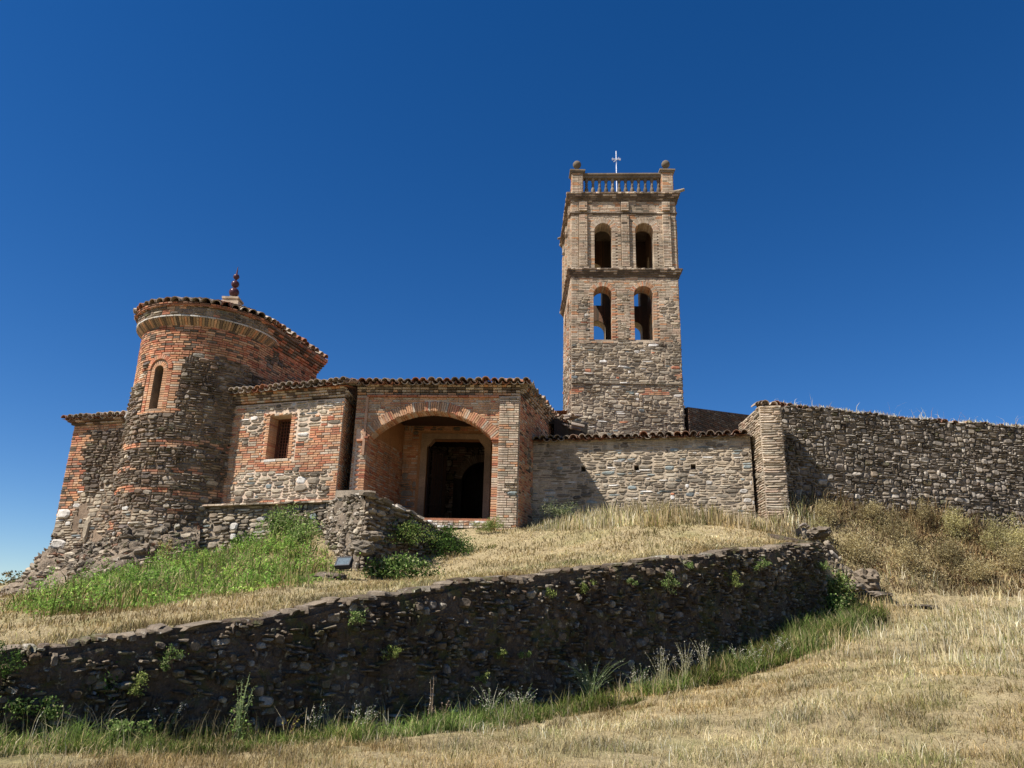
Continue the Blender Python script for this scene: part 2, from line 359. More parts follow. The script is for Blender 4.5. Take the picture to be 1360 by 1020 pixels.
STYLE = {   # kind: (piece name, shape, [(cells w range), (cells h range)], gap, depth range, materials)
    'red':    ('brick', 'brick', (3, 4), (1, 1), .019, (.018, .030), [('brick_red', 6), ('brick_orange', 4), ('brick_dark', .6), ('brick_tan', 1)]),
    'orange': ('brick', 'brick', (3, 4), (1, 1), .017, (.020, .030), [('brick_orange', 7), ('brick_red', 2), ('brick_tan', 3)]),
    'tan':    ('brick', 'brick', (3, 4), (1, 1), .013, (.018, .030), [('brick_tan', 8), ('brick_orange', .9), ('stone_tan', 1), ('stone_grey', .5)]),
    'rubble': ('stone', 'stone', (2, 6), (1, 3), .016, (.030, .075), [('stone_grey', 6), ('stone_tan', 4), ('stone_blue', .3), ('stone_white', .4)]),
    'apse':   ('stone', 'stone', (1, 5), (1, 2), .016, (.035, .10), [('apse_stone', 12), ('stone_grey', 1.5), ('stone_dark', 1.2), ('stone_tan', .5), ('stone_white', .1)]),
    'dim':    ('brick', 'brick', (3, 4), (1, 1), .017, (.02, .04), [('cornice_brick', 3), ('brick_dark', 3)]),  # dark bricks that put interior and nave-wall shade into the colour
    'aged':   ('brick', 'brick', (3, 4), (1, 1), .017, (.020, .040), [('brick_red', 4), ('brick_orange', 3), ('cornice_brick', 1.6)]),
    'pale':   ('stone', 'stone', (2, 6), (1, 2), .020, (.016, .040), [('stone_tan', 6), ('stone_grey', 3), ('stone_blue', .7), ('stone_white', .7)]),
    'slate':  ('stone', 'stone', (2, 6), (1, 2), .014, (.020, .045), [('stone_grey', 6), ('stone_tan', 5), ('stone_blue', .4), ('stone_white', .35), ('brick_red', .25)]),
    'flat':   ('stone', 'stone', (4, 9), (1, 1), .012, (.030, .055), [('brick_tan', 6), ('stone_tan', 3), ('stone_grey', .5)]),
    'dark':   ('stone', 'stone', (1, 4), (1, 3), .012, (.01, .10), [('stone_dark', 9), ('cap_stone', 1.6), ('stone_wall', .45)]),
    'bound':  ('stone', 'stone', (1, 5), (1, 3), .010, (.03, .075), [('stone_wall', 9), ('stone_dark', 1), ('stone_grey', 1.5)]),
    'rock':   ('stone', 'stone', (1, 6), (1, 2), .014, (.03, .10), [('stone_grey', 5), ('stone_tan', .8), ('stone_dark', 1.5), ('brick_dark', .6)]),
    'spur':   ('stone', 'stone', (1, 4), (1, 2), .014, (.03, .11), [('stone_grey', 6), ('stone_wall', 3), ('stone_tan', 1), ('stone_dark', 1)]),
}
def wpick(r, L):
    t = sum(w for _, w in L); x = r.random() * t
    for m, w in L:
        x -= w
        if x <= 0: return m
    return L[-1][0]
def sn(u, v, s=0.0): return (math.sin(u * 1.7 + v * 2.3 + s) + math.sin(u * 3.9 - v * 3.1 + s * 2.1) * .6 + math.sin(u * 8.3 + v * 7.1 - s) * .35) / 1.95
def face(th, fr, v0, v1, zone, ops=(), pad=0.0, cu=.07, cv=.07, seed=1, warp=.012, skip=None, u0=0.0, u1=None, d0=-.012, dscale=1.0, v0f=None, v1f=None, pads=None):
    """lay stones and bricks course by course over a frame; zone(u, v) names the style"""
    r = random.Random(seed); u1 = fr.L if u1 is None else u1
    nu = int((u1 - u0) / cu); nv = int((v1 - v0) / cv)
    if nu < 1 or nv < 1: return
    cu = (u1 - u0) / nu; cv = (v1 - v0) / nv
    occ = np.zeros((nv, nu), bool)
    for j in range(nv):
        for i in range(nu):
            u = u0 + (i + .5) * cu; v = v0 + (j + .5) * cv
            if any(o.has(u, v, pad if pads is None else pads[k]) for k, o in enumerate(ops)) or (skip and skip(u, v)) or (v0f and v < v0f(u)) or (v1f and v > v1f(u)): occ[j, i] = True
    for j in range(nv):
        i = 0; first = True
        while i < nu:
            if occ[j, i]: i += 1; continue
            kind = zone(u0 + (i + .5) * cu, v0 + (j + .5) * cv)
            nm, sh, wr, hr, gap, dr, mats = STYLE[kind]
            w = r.randint(*wr); h = r.randint(*hr)
            if nm == 'stone' and r.random() < .45: h = hr[0]; 
            if nm == 'stone' and h > 2 and w < h: w = h
            if nm == 'brick' and r.random() < .12: w = 2
            w = min(w, nu - i); k = 1
            while k < w and not occ[j, i + k]: k += 1
            w = k; h = min(h, nv - j); k = 1
            while k < h and not occ[j + k, i:i + w].any(): k += 1
            h = k; occ[j:j + h, i:i + w] = True
            uc = u0 + (i + w / 2) * cu; vc = v0 + (j + h / 2) * cv
            ww, hh = w * cu - gap, h * cv - gap
            if nm == 'stone':
                a = warp; du = a * 1.5 * sn(uc * 3, vc * 3, seed); dv = a * 2.2 * sn(uc * 1.6, vc * 1.2, seed + 5)
                dv += r.uniform(-.15, .15) * a; rot = a * 3.5 * sn(uc * 2.2, vc * 2.2, seed + 9) + r.uniform(-1, 1) * a * 2
                ww *= r.uniform(.9, 1.08); hh *= r.uniform(.88, 1.1); sid = (sh, r.randrange(12))
            else:
                du = 0; dv = .006 * sn(uc * 1.3, vc, seed); rot = r.uniform(-.006, .006); sid = (sh, r.randrange(4))
                dd = dr
            vc2 = vc + dv
            if u0 <= uc + du - ww / 2 - .01 and uc + du + ww / 2 + .01 <= u1 or nm == 'brick': pass
            dep = r.uniform(*dr) * dscale
            put(th, nm, fr, min(max(uc + du, u0 + ww / 2), u1 - ww / 2) if ww < u1 - u0 else uc, vc2, ww, hh, d0, dep + abs(d0), sid, wpick(r, mats), rot)
            i += w
def arch_bricks(th, fr, o, t, mat_list, seed=5, n=None, dep=.035, d0=-.012, deep=.012, bw=.062, t0=0.0):
    """voussoirs round an arched opening"""
    r = random.Random(seed); a1 = math.asin(min(1, o.hw / o.Rs)); rm = o.Rs + t / 2 + t0
    n = n or int(2 * a1 * rm / bw)
    for k in range(n):
        a = -a1 + 2 * a1 * (k + .5) / n
        uc = o.uc + rm * math.sin(a); vc = o.yc + rm * math.cos(a)
        put(th, 'brick', fr, uc, vc, 2 * a1 * rm / n - .012, t - .006, -deep, dep + r.uniform(0, .008) + deep, ('brickd' if deep > .1 else 'brick', r.randrange(4)), wpick(r, mat_list), -a)
def deep_jamb(th, fr, o, mats, seed, wth=.24, depth=.4, cv=.0665, v0=None, d0=None):
    r = random.Random(seed); v0 = o.sill if v0 is None else v0; n = int((o.spring - v0) / cv); cv = (o.spring - v0) / n
    for k in range(n):
        for sg in (-1, 1):
            w = wth * (.62 if (k + (sg > 0)) % 2 else 1.0)
            put(th, 'brick', fr, o.uc + sg * (o.hw - .012 + w / 2), v0 + (k + .5) * cv, w - .012, cv - .013, -depth, depth + .022 + r.uniform(-.003, .006), ('brickd', r.randrange(4)), wpick(r, mats), r.uniform(-.008, .008))
def course(th, fr, z, h, proj, blen=.28, mats=(('brick_tan', 1),), seed=1, ext=0.0, base=-.01, gap=.01, u0=0.0, u1=None):
    r = random.Random(seed); u1 = fr.L if u1 is None else u1; a = u0 - ext; b = u1 + ext; n = max(1, int((b - a) / blen)); w = (b - a) / n
    for k in range(n):
        put(th, 'brick', fr, a + (k + .5) * w, z + h / 2, w - gap, h - gap * .7, base, proj - base + r.uniform(-.006, .006), ('brick', r.randrange(4)), wpick(r, mats), r.uniform(-.01, .01))

def fb(u, v, s=0.0):
    a = 0.0; f = 1.0; g = 1.0
    for k in range(5):
        a += g * math.sin(u * 2.1 * f + 1.3 * math.sin(v * 1.7 * f + s + k)) * math.sin(v * 2.7 * f + 1.1 * math.sin(u * 1.9 * f - s + 2 * k)); f *= 1.97; g *= .62
    return a
def rough_sheet(name, fr, u0, u1, v0f, v1f, du, nv, amp, mat, parent, d=0.0, seed=0.0):
    nu = int((u1 - u0) / du); V = []
    for j in range(nv + 1):
        for i in range(nu + 1):
            u = u0 + (u1 - u0) * i / nu; a, b = v0f(u), v1f(u); v = a + (b - a) * j / nv
            V.append(fr(u, v, d + amp * fb(u * 1.5, v * 1.5, seed)))
    i = (np.arange(nv)[:, None] * (nu + 1) + np.arange(nu)[None]).ravel()
    return link(name, mesh_np(name, V, [np.column_stack([i, i + 1, i + nu + 2, i + nu + 1])], [mat], smooth=True), parent)
# ------------------------------------------------------------------ roof tiles
def tile_mesh(mat, up=True, L=.44, r0=.108, r1=.088, th=.018, seg=6):
    V = []; q = []
    for yy, rr in ((0, r0), (L, r1)):
        for t in (0, th):
            for i in range(seg + 1):
                a = math.pi * i / seg; s = 1 if up else -1
                V.append((math.cos(a) * (rr - t), yy, s * (math.sin(a) * (rr - t) * .92)))
    n = seg + 1
    for i in range(seg):
        q += [(i, i + 1, 2 * n + i + 1, 2 * n + i), (n + i + 1, n + i, 3 * n + i, 3 * n + i + 1), (i + 1, i, n + i, n + i + 1), (2 * n + i, 2 * n + i + 1, 3 * n + i + 1, 3 * n + i)]
    for i in (0, seg): q.append((i, n + i, 3 * n + i, 2 * n + i) if i else (i, 2 * n, 3 * n, n))
    return np.array(V, float), np.array(q), np.zeros((0, 3), int)
SHAPES[('tile_up', 0)] = tile_mesh('roof_tile', True)
SHAPES[('tile_dn', 0)] = tile_mesh('roof_tile', False)
def add_tile(th, P, side, up_slope, kind, r, mat=None, sc=1.0):
    s = np.array(side, float); s /= np.linalg.norm(s); y = np.array(up_slope, float); y /= np.linalg.norm(y)
    y = y + s * r.uniform(-.05, .05) + np.array((0, 0, r.uniform(-.03, .03))); y /= np.linalg.norm(y)
    n = np.cross(s, y); n /= np.linalg.norm(n)
    if n[2] < 0: n = -n; s = -s
    k = r.uniform(.86, 1.10) * sc; M = np.column_stack([s * k, y, n * k, P])
    d2 = float(P @ P); t = P @ np.array(_F); front = t > 0 and abs(P @ np.array(_cx)) < t * .7 and abs(P @ np.array(_cy)) < t * .53
    piece(th, 'roof_tile', M, (kind, 0), mat or ('roof_tile' if r.random() < .8 else 'tile_red'), (1 if front else .01) / d2 * (1.2 if kind == 'tile_up' else 1))
def tile_roof(th, p0, p1, slope_dir, rows, seed, pitch=.222, rise=.2, over=.0, row0=0, jit=.015, sc=1.0):
    """p0->p1 eave line (3d); slope_dir horizontal unit vector towards the ridge"""
    r = random.Random(seed); p0 = np.array(p0, float); p1 = np.array(p1, float); L = np.linalg.norm(p1 - p0); e = (p1 - p0) / L
    n = int(L / pitch); sd = np.array((slope_dir[0], slope_dir[1], 0.)); sd /= np.linalg.norm(sd); up = sd + np.array((0, 0, rise))
    for k in range(n):
        for row in range(rows):
            base = p0 + e * (k + .5) * L / n + up * (row * .36) + np.array((0, 0, .012 * row % .02))
            base = base + e * r.uniform(-jit, jit) + sd * r.uniform(-.05, .05)
            add_tile(th, base + np.array((0, 0, .07 + r.uniform(-.012, .022))), e, up, 'tile_up', r, sc=sc)
            b2 = base + e * L / n * .5 + sd * .06 + np.array((0, 0, .075)); add_tile(th, b2, e, up, 'tile_dn', r, sc=sc)

# ------------------------------------------------------------------ terrain
A0 = np.array((-4.95, 8.0)); WD = np.array((.7943, .6075)); WN = np.array((-.6075, .7943)); S_END = 14.9
TOPP = np.array([(-12, -1.6), (-6, -1.0), (0, -.32), (1.0, -.19), (2.16, 0.0), (3.55, .26), (5.25, .58), (7.38, .87), (10.09, 1.29), (12.37, 1.63), (14.9, 1.93)])
BASP = np.array([(-12, -2.2), (-6, -1.5), (0, -1.13), (1.2, -1.24), (2.33, -1.27), (3.71, -1.28), (5.36, -1.21), (7.39, -1.09), (9.97, -.77), (12.14, -.37), (14.9, .25)])
def w_top(s): return np.interp(s, TOPP[:, 0], TOPP[:, 1])
def w_base(s): return np.interp(s, BASP[:, 0], BASP[:, 1])
def on(s, q): return tuple(A0 + WD * s + WN * q)
class RBF:
    def __init__(s, P):
        P = np.array(P, float); s.X = P[:, :2]; n = len(P)
        K = np.linalg.norm(s.X[:, None] - s.X[None], axis=2); Q = np.column_stack([np.ones(n), s.X])
        A = np.block([[K, Q], [Q.T, np.zeros((3, 3))]]); s.c = np.linalg.solve(A + 0, np.concatenate([P[:, 2], [0, 0, 0]]))
    def __call__(s, x, y):
        x = np.asarray(x, float); y = np.asarray(y, float); sh = x.shape; x = x.ravel(); y = y.ravel()
        K = np.sqrt((x[:, None] - s.X[:, 0]) ** 2 + (y[:, None] - s.X[:, 1]) ** 2); n = len(s.X)
        return (K @ s.c[:n] + s.c[n] + s.c[n + 1] * x + s.c[n + 2] * y).reshape(sh)
lowP = [(*on(s, -.1), w_base(s) - .03) for s in (-12, -6, 0, 1.2, 2.33, 3.7, 5.36, 7.4, 10, 12.1, 14.9)]
lowP += [(0, 0, -1.6), (0, 6.5, -1.14), (4, 6.5, -.96), (-3.8, 6.0, -1.14), (6.04, 9.5, -.45), (4.9, 10.5, -.43), (6.6, 15.5, .02), (9, 15, .25), (-6, 0, -1.9), (8, 0, -1.4),
         (9, 17.9, .72), (11.7, 18, .78), (15, 18.4, .9), (7.6, 17.6, .75), (8.2, 19.2, 1.5), (10.5, 19.3, 1.4), (14, 19.7, 1.4), (7.5, 20.4, 3.1), (9.2, 20.9, 3.2), (12, 21.3, 3.1), (16, 21.7, 3.0),
         (20, 22.5, 3.0), (14, 12, .3), (20, 15, .6), (12, 26, 3.4), (20, 30, 3.6), (-15, 4, -2.2), (-15, -6, -2.6), (15, -6, -1.4), (0, -8, -2.0), (30, 20, 1.2), (-25, 15, -1.2)]
upP = [(*on(s, .4), w_top(s) - .03) for s in (-12, -6, 0, 1, 2.16, 3.55, 5.25, 7.38, 10.1, 12.4, 14.6)]
upP += [(.2, 20.9, 2.5), (-1, 20.6, 2.42), (.67, 22.3, 2.75), (3.5, 21.5, 3.1), (6.7, 20.4, 3.38), (7.3, 20.0, 3.3), (-.9, 19.4, 1.85), (-1.8, 17.3, .95), (-3.0, 16.5, .82), (-4.3, 18.9, 1.65), (-5.2, 19.6, 2.1),
        (-8.2, 20, 1.25), (-6.5, 19.2, 1.4), (-11, 20.2, .55), (-12.6, 21, .3), (-15.2, 22.2, .05), (-19, 25, .35), (-25, 38, 1.3), (-14, 28, 1.2), (0, 30, 3.4), (7, 30, 3.8), (15, 30, 3.7), (-9, 14, .1), (-14, 17, -.2), (-30, 45, 1.0), (0, 50, 3.5), (30, 50, 3.5)]
zU = RBF(upP); zL = RBF(lowP)
def sm(x, a, b): t = np.clip((x - a) / (b - a), 0, 1); return t * t * (3 - 2 * t)
def relief(x, y):
    return .035 * np.sin(x * 1.9 + y * 1.3) * np.sin(y * 2.3 - x * .7) + .02 * np.sin(x * 5.1 + 1) * np.sin(y * 4.3 + x) + .012 * np.sin(x * 11 + y * 3) * np.sin(y * 9.7)
def Hf(x, y):
    x = np.asarray(x, float); y = np.asarray(y, float)
    s = (x - A0[0]) * WD[0] + (y - A0[1]) * WD[1]; q = (x - A0[0]) * WN[0] + (y - A0[1]) * WN[1]
    w = sm(q, .12, .34) * (1 - sm(s, 14.7, 16.4)) * sm(s, -11, -8.5)
    far = sm(np.hypot(x, y), 45, 110)
    z = zL(x, y) * (1 - w) + zU(x, y) * w + relief(x, y)
    return z * (1 - far) + far * -6.0
def build_ground():
    sg = np.concatenate([np.linspace(-70, -14, 18), np.arange(-13, 22, .22), np.linspace(22.5, 34, 30), np.linspace(37, 110, 18)])
    qg = np.concatenate([np.linspace(-90, -22, 14), np.linspace(-20, -11, 18), np.arange(-10.5, -.3, .22), [-.15, -.02, .1, .14, .2, .26, .34, .45, .6], np.arange(.8, 22, .25), np.linspace(23, 60, 18), np.linspace(70, 110, 5)])
    S, Q = np.meshgrid(sg, qg); x = A0[0] + S * WD[0] + Q * WN[0]; y = A0[1] + S * WD[1] + Q * WN[1]; z = Hf(x, y)
    V = np.column_stack([x.ravel(), y.ravel(), z.ravel()]); ns = len(sg)
    i = np.arange(len(qg) - 1)[:, None] * ns + np.arange(ns - 1)[None]; i = i.ravel()
    f = np.column_stack([i, i + 1, i + ns + 1, i + ns])
    link('ground', mesh_np('ground', V, [f], ['ground'], smooth=True), None, 'structure')
    m = MB(); m.quad((-1500, -1500, -6.2), (1500, -1500, -6.2), (1500, 1500, -6.2), (-1500, 1500, -6.2)); m.build('far_ground', 'ground', None, kind='structure')
build_ground()

# ================================================================== CHURCH
church = thing('church', 'old brick and rubble hilltop church with round apse, tiled eaves and arched porch', 'church', (-4, 24, 2.5))
CH = church
BDIR = np.array((.29, .957)); BN = np.array((.957, -.29))
# --- round apse
AC = (-9.84, 23.5); AR = 1.96
apse = Cyl(AC, AR, 165, 385)
uA = lambda deg: R_(deg - 165) * AR
slit = Op(uA(252.5), .15, 5.78, 6.95, .15)
slit_rec = Op(uA(252.5), .30, 5.74, 7.0, .30)
strip_wall('apse_wall', apse, .6, 8.40, .55, [slit], 'mortar_brown', church)
def z_apse(u, v):
    n = sn(u, v, 2)
    if v > 7.35 + .18 * n: return 'aged'
    if v > 5.65 and abs(u - slit.uc) < .62 + .12 * n: return 'orange'
    if v > 6.6 and u < slit.uc: return 'orange' if n > -.4 else 'apse'
    if abs(v - 4.75 - .1 * n) < .07 or abs(v - 4.0 - .12 * n) < .06 or abs(v - 3.4 - .15 * n) < .09: return 'aged'
    if v < 2.9: return 'pale' if sn(u * 1.5, v * 2, 7) > .1 else ('red' if sn(u * 1.1, v * 2.5, 3) > .45 else 'apse')
    return 'apse'
face(CH, apse, 1.1, 8.38, z_apse, ops=[slit_rec], pads=[.15], cv=.072, seed=11, u0=uA(175), u1=uA(372), warp=.016)
arch_bricks(CH, apse, slit_rec, .15, [('brick_orange', 2), ('brick_red', 3)], seed=3, dep=.04, bw=.06)
m = MB(); m.quad(apse(slit.uc - .5, 5.5, -.56), apse(slit.uc + .5, 5.5, -.56), apse(slit.uc + .5, 7.4, -.56), apse(slit.uc - .5, 7.4, -.56)); m.build('slit_dark_sheet', 'painted_darkness', church)  # near-black sheet added behind the slit to paint its darkness
# recessed brick frame inside the arch
r_ = random.Random(5)
for k in range(17):
    for sgn in (-1, 1):
        put(CH, 'brick', apse, slit.uc + sgn * .225, 5.80 + k * .071, .145, .058, -.012, .02, ('brick', r_.randrange(4)), 'brick_orange')
arch_bricks(CH, apse, slit, .14, [('brick_orange', 1)], seed=4, dep=.012, bw=.055)
for k in range(18):
    for sgn in (-1, 1):
        put(CH, 'brick', apse, slit_rec.uc + sgn * .37, 5.72 + k * .072, .13, .06, -.012, .035, ('brick', r_.randrange(4)), r_.choice(['brick_orange', 'brick_red', 'brick_red']))
# radial brick cove under the drum
nb = 96
for k in range(nb):
    a = 165 + 220 * (k + .5) / nb; fr = apse; u = uA(a)
    U, V, N = fr.axes(u, 0); P = fr(u, 8.36, -.02); up = (N * .21 + V * .22); ln = np.linalg.norm(up); up /= ln; nn_ = np.cross(U, up); nn_ = nn_ if nn_ @ N > 0 else -nn_
    w = 220 / nb * math.pi / 180 * (AR + .05) - .012
    M = np.column_stack([U * w, up * ln, nn_ * .045, fr(u, 8.36, 0) + up * ln / 2 - nn_ * .02]); piece(CH, 'brick', M, ('brick', k % 4), ('cove_brick', 'brick_orange', 'cove_brick', 'cornice_brick', 'cove_brick')[k % 5], .0004)
dr = Cyl(AC, AR + .20, 165, 385)
strip_wall('apse_drum', dr, 8.58, 9.0, .3, [], 'mortar_grey', church)
m = MB()
for a in np.linspace(165, 381, 55):
    fr = Cyl(AC, AR, 165, 385); u0_, u1_ = uA(a), uA(a + 4)
    m.quad(fr(u0_, 8.34, -.03), fr(u1_, 8.34, -.03), fr(u1_, 8.60, .19), fr(u0_, 8.60, .19))
m.build('apse_cove', 'mortar_grey', church)
course(CH, dr, 8.575, .05, .035, blen=.24, mats=[('stone_white', 4), ('brick_tan', 1)], seed=8, base=-.02)
face(CH, dr, 8.64, 8.90, lambda u, v: 'apse' if sn(u, v, 3) > -.5 else 'red', cv=.07, seed=12, dscale=.5)
course(CH, dr, 8.90, .06, .07, blen=.2, mats=[('brick_dark', 2), ('brick_red', 2)], seed=9)
course(CH, dr, 8.96, .05, .12, blen=.15, mats=[('brick_dark', 2), ('brick_red', 2)], seed=10)
# --- straight side of the apse block, in the shade
T0 = np.array(AC) + BN * AR; T1 = T0 + BDIR * 3.35
side = Plane(T0, T1)
strip_wall('apse_side_wall', side, 3.0, 8.40, .5, [], 'mortar_grey', church)
face(CH, side, 5.9, 8.38, lambda u, v: 'aged' if sn(u, v, 4) > -.6 else 'apse', cv=.075, seed=13, u0=.0)
for k in range(7):
    course(CH, side, 8.36 + .080 * k, .075, .03 + .052 * k, blen=.26, mats=[('brick_red', 3), ('cornice_brick', 3)], seed=20 + k, ext=.02 * k)
drs = Plane(T0 + BN * .2, T1 + BN * .2)
strip_wall('apse_side_drum', Plane(T0, T1), 8.40, 9.05, .3, [], 'mortar_grey', church)
endw = Plane(T1, T1 - BN * 4.0)
strip_wall('apse_end_wall', endw, 3.0, 9.05, .4, [], 'mortar_grey', church)
lw = Plane(T1 - BN * 3.92 , np.array(AC) - BN * AR)
strip_wall('apse_side_wall', lw, 3.0, 9.05, .4, [], 'mortar_grey', church)
# apse roof: tiles radially round the half circle, then straight
r_ = random.Random(31); ER = AR + .36; zE = 8.94
APEX = np.array((-9.6, 24.3, 10.08))
na = 30
for k in range(na):
    a = R_(160 + 215 * (k + .5) / na)
    o_ = np.array((math.cos(a), math.sin(a), 0.)); tang = np.array((-math.sin(a), math.cos(a), 0.))
    P0 = np.array((AC[0], AC[1], zE)) + o_ * ER; up = APEX - P0; Lu = np.linalg.norm(up); up /= Lu
    if P0[0] * BN[0] + P0[1] * BN[1] > 1e9: continue
    rows = int(Lu / .36)
    for row in range(rows):
        if row > 2 and k % 2 and row > rows * .45: continue
        P = P0 + up * row * .36 + np.array((0, 0, .07 + r_.uniform(-.01, .015)))
        if row == 0: P = P + up * r_.uniform(-.05, .06)
        add_tile(CH, P, tang, up, 'tile_up', r_, sc=1.35)
        if row < 3:
            a2 = a + R_(215 / na / 2); o2 = np.array((math.cos(a2), math.sin(a2), 0.)); P2 = np.array((AC[0], AC[1], zE + .075)) + o2 * (ER - .06) + up * row * .36
            add_tile(CH, P2, tang, up, 'tile_dn', r_, sc=1.3)
e0 = np.array((*(np.array(AC) + BN * ER), zE)); e1 = np.array((*(T1 + BN * (ER - AR) + BDIR * .12), zE))
tile_roof(CH, e0, e1, -BN, 6, 33, rise=.45, pitch=.29, sc=1.25)
m = MB()   # roof deck
pts = [np.array((AC[0] + (ER - .06) * math.cos(R_(a)), AC[1] + (ER - .06) * math.sin(R_(a)), zE + .02)) for a in np.linspace(163.5, 343, 30)]
pts += [e1 + np.array((-.05, 0, .02)), np.array((*(T1 - BN * (2 * AR + .3)), zE + .02))]
rid = np.array((*(np.array(AC) + BDIR * 4.2), 10.1))
for i in range(len(pts)):
    a, b = pts[i], pts[(i + 1) % len(pts)]
    n = len(m.v); m.v += [a, b, APEX if i < 29 or i == len(pts) - 1 else APEX]; m.t.append([n, n + 1, n + 2])
for i in range(len(pts)):
    a, b = pts[i], pts[(i + 1) % len(pts)]; lo = np.array((0, 0, -.04)); m.quad(a + lo, b + lo, b, a)
n = len(m.v); m.v += [p - np.array((0, 0, .04)) for p in pts] + [np.array((AC[0], AC[1] + .5, zE - .02))]
for i in range(len(pts)): m.t.append([n + len(pts), n + (i + 1) % len(pts), n + i])
m.build('apse_roof', 'tile_red', church)
# finial on the apse
fz = 10.05; fx, fy = -9.62, 24.3
m = MB(); m.box((fx, fy, fz + .1), .30, .30, .12); m.box((fx, fy, fz + .26), .24, .24, .05); m.box((fx, fy, fz + .345), .28, .28, .035); m.box((fx, fy, fz + .42), .10, .10, .05)
fin = m.build('finial', 'brick_tan', church)
for cz, rr in ((.64, .17), (.95, .135), (1.23, .105)):
    m = MB(); m.lathe((fx, fy, fz + cz), [(rr * math.sin(t), -rr * math.cos(t)) for t in np.linspace(.05, math.pi - .05, 11)], 16); m.build('finial_ball', 'glazed_ball', fin, smooth=True)
m = MB(); m.tube([(fx, fy, fz + .4), (fx, fy, fz + 1.3), (fx + .01, fy, fz + 1.62)], [.035, .03, .006], 6); m.build('finial_rod', 'rust_iron', fin)

# --- left annex
annex = Plane((-14.02, 24.1), (-11.35, 23.25))
strip_wall('annex_wall', annex, .6, 5.80, .5, [], 'mortar_brown', church)
face(CH, annex, 1.4, 5.78, lambda u, v: 'aged' if (u < .62 + .2 * sn(u, v * 2, 1) and v > 2.9) else ('orange' if v > 5.55 else ('pale' if v < 3.9 and sn(u, v, 6) > -.3 else 'apse')), cv=.075, seed=41, warp=.018, skip=lambda u, v: v < 4.2 and sn(u * 1.2, v, 12) > .6 and u > .7)
al = Plane((-13.6, 28.0), (-14.02, 24.1)); strip_wall('annex_side_wall', al, .6, 5.80, .4, [], 'mortar_grey', church)
ab = Plane((-9.5, 28.0), (-13.6, 28.0)); strip_wall('annex_back_wall', ab, .6, 5.80, .4, [], 'mortar_grey', church)
for k in range(2): course(CH, annex, 5.80 + .07 * k, .065, .10 + .10 * k, mats=[('brick_dark', 3), ('brick_tan', 1)], seed=50 + k, ext=.06 + .06 * k, base=-.3)
ex, en = annex.e, annex.n
def E3(p, z): return np.array((p[0], p[1], z))
tile_roof(CH, E3(annex.p0 - ex * .30 + en * .32, 5.93), E3(annex.p0 + ex * 2.5 + en * .32, 5.93), -en, 9, 51, rise=.16)
m = MB(); m.quad(E3(annex.p0 - ex * .28 + en * .3, 5.95), E3(annex.p0 + ex * 4.2 + en * .3, 5.95), E3(annex.p0 + ex * 4.2 - en * 4.2, 6.65), E3(annex.p0 - ex * .28 - en * 4.2, 6.65)); m.build('annex_roof', 'tile_red', church)
# dressed quoin stones at the annex foot
for k, (u, v, w, h, mt) in enumerate([(.27, 2.98, .54, .30, 'stone_white'), (.24, 2.38, .5, .22, 'stone_tan'), (.3, 2.06, .6, .28, 'stone_white'), (.22, 1.72, .44, .2, 'stone_tan'), (1.3, 2.5, .22, .8, 'stone_tan')]):
    put(CH, 'stone', annex, u, v, w, h, -.01, .10, ('stone', k), mt)
m = MB(); c_ = np.array((-11.62, 22.70, 6.02)); m.box(c_, .06, .05, .27, ((1, 0, 0), (0, 1, 0), (.25, 0, .97))); m.build('lime_render', 'stone_white', church)

# --- wall with the grilled window
W1 = Plane((-8.33, 22.3), (-4.75, 21.08))
win = Op(1.72, .37, 4.42, 5.70)
W1b = Plane(W1.p0, W1.p1 - W1.e * .40)
strip_wall('window_wall', W1b, 2.2, 6.10, .6, [win], 'mortar_warm', church)
m = MB(); m.prism([tuple(W1.p1 - W1.e * .40), tuple(W1.p1), (-4.69, 22.6), (-5.1, 22.6)], 2.2, 6.10); m.build('wall_corner', 'mortar_warm', church)
def z_w1(u, v):
    if abs(u - win.uc) < win.hw + .2 and 4.4 < v < 5.8: return 'orange'
    n = sn(u * 1.1, v * 1.5, 5); q = (int(v / .21) % 2) * .12
    if u < .26 + q or u > W1.L - .30 - q: return 'orange'
    if abs(u - win.uc) < win.hw + .13 + q * .6 and 4.2 < v < 5.85: return 'orange'
    if v > 5.35 + .12 * n: return 'pale' if n > -.5 or u < 2.4 else 'orange'
    if v > 4.9 and u < win.uc: return 'pale' if n > -.2 else 'red'
    if v > 4.9 and 2.2 < u < 2.9: return 'pale' if n > .1 else 'red'
    if v > 4.05 + .1 * n: return 'red'
    if v < 3.25: return 'red' if n > 0 else 'rubble'
    return 'pale' if n > -.2 else 'rubble'
face(CH, W1, 3.02, 6.08, z_w1, ops=[win], pad=.19, cv=.0685, seed=61)
deep_jamb(CH, W1, win, [('brick_orange', 4), ('brick_red', 2)], 176, wth=.2, depth=.55)
course(CH, W1, 5.70, .07, .03, blen=.14, mats=[('brick_orange', 1), ('brick_tan', 1)], seed=177, u0=win.uc - win.hw - .15, u1=win.uc + win.hw + .15, base=-.5)
course(CH, W1, 4.33, .08, .03, blen=.3, mats=[('stone_white', 1), ('brick_tan', 1)], seed=62, u0=win.uc - win.hw - .05, u1=win.uc + win.hw + .05)
m = MB()      # dark sheet behind the window reveal + grille
gw = m
gp = lambda u, v, d: W1(u, v, d)
m = MB(); m.quad(gp(win.uc - .5, 4.3, -.62), gp(win.uc + .5, 4.3, -.62), gp(win.uc + .5, 5.8, -.62), gp(win.uc - .5, 5.8, -.62)); m.build('window_dark_sheet', 'painted_darkness', church)  # near-black sheet stands in for the unlit room behind the window
fm = thing  # alias unused
m = MB(); U, V, N = W1.axes(0, 0)
for du in (-.36, .36): m.box(gp(win.uc + du, (win.sill + win.spring) / 2, -.40), .02, .02, .64, (U, N, V))
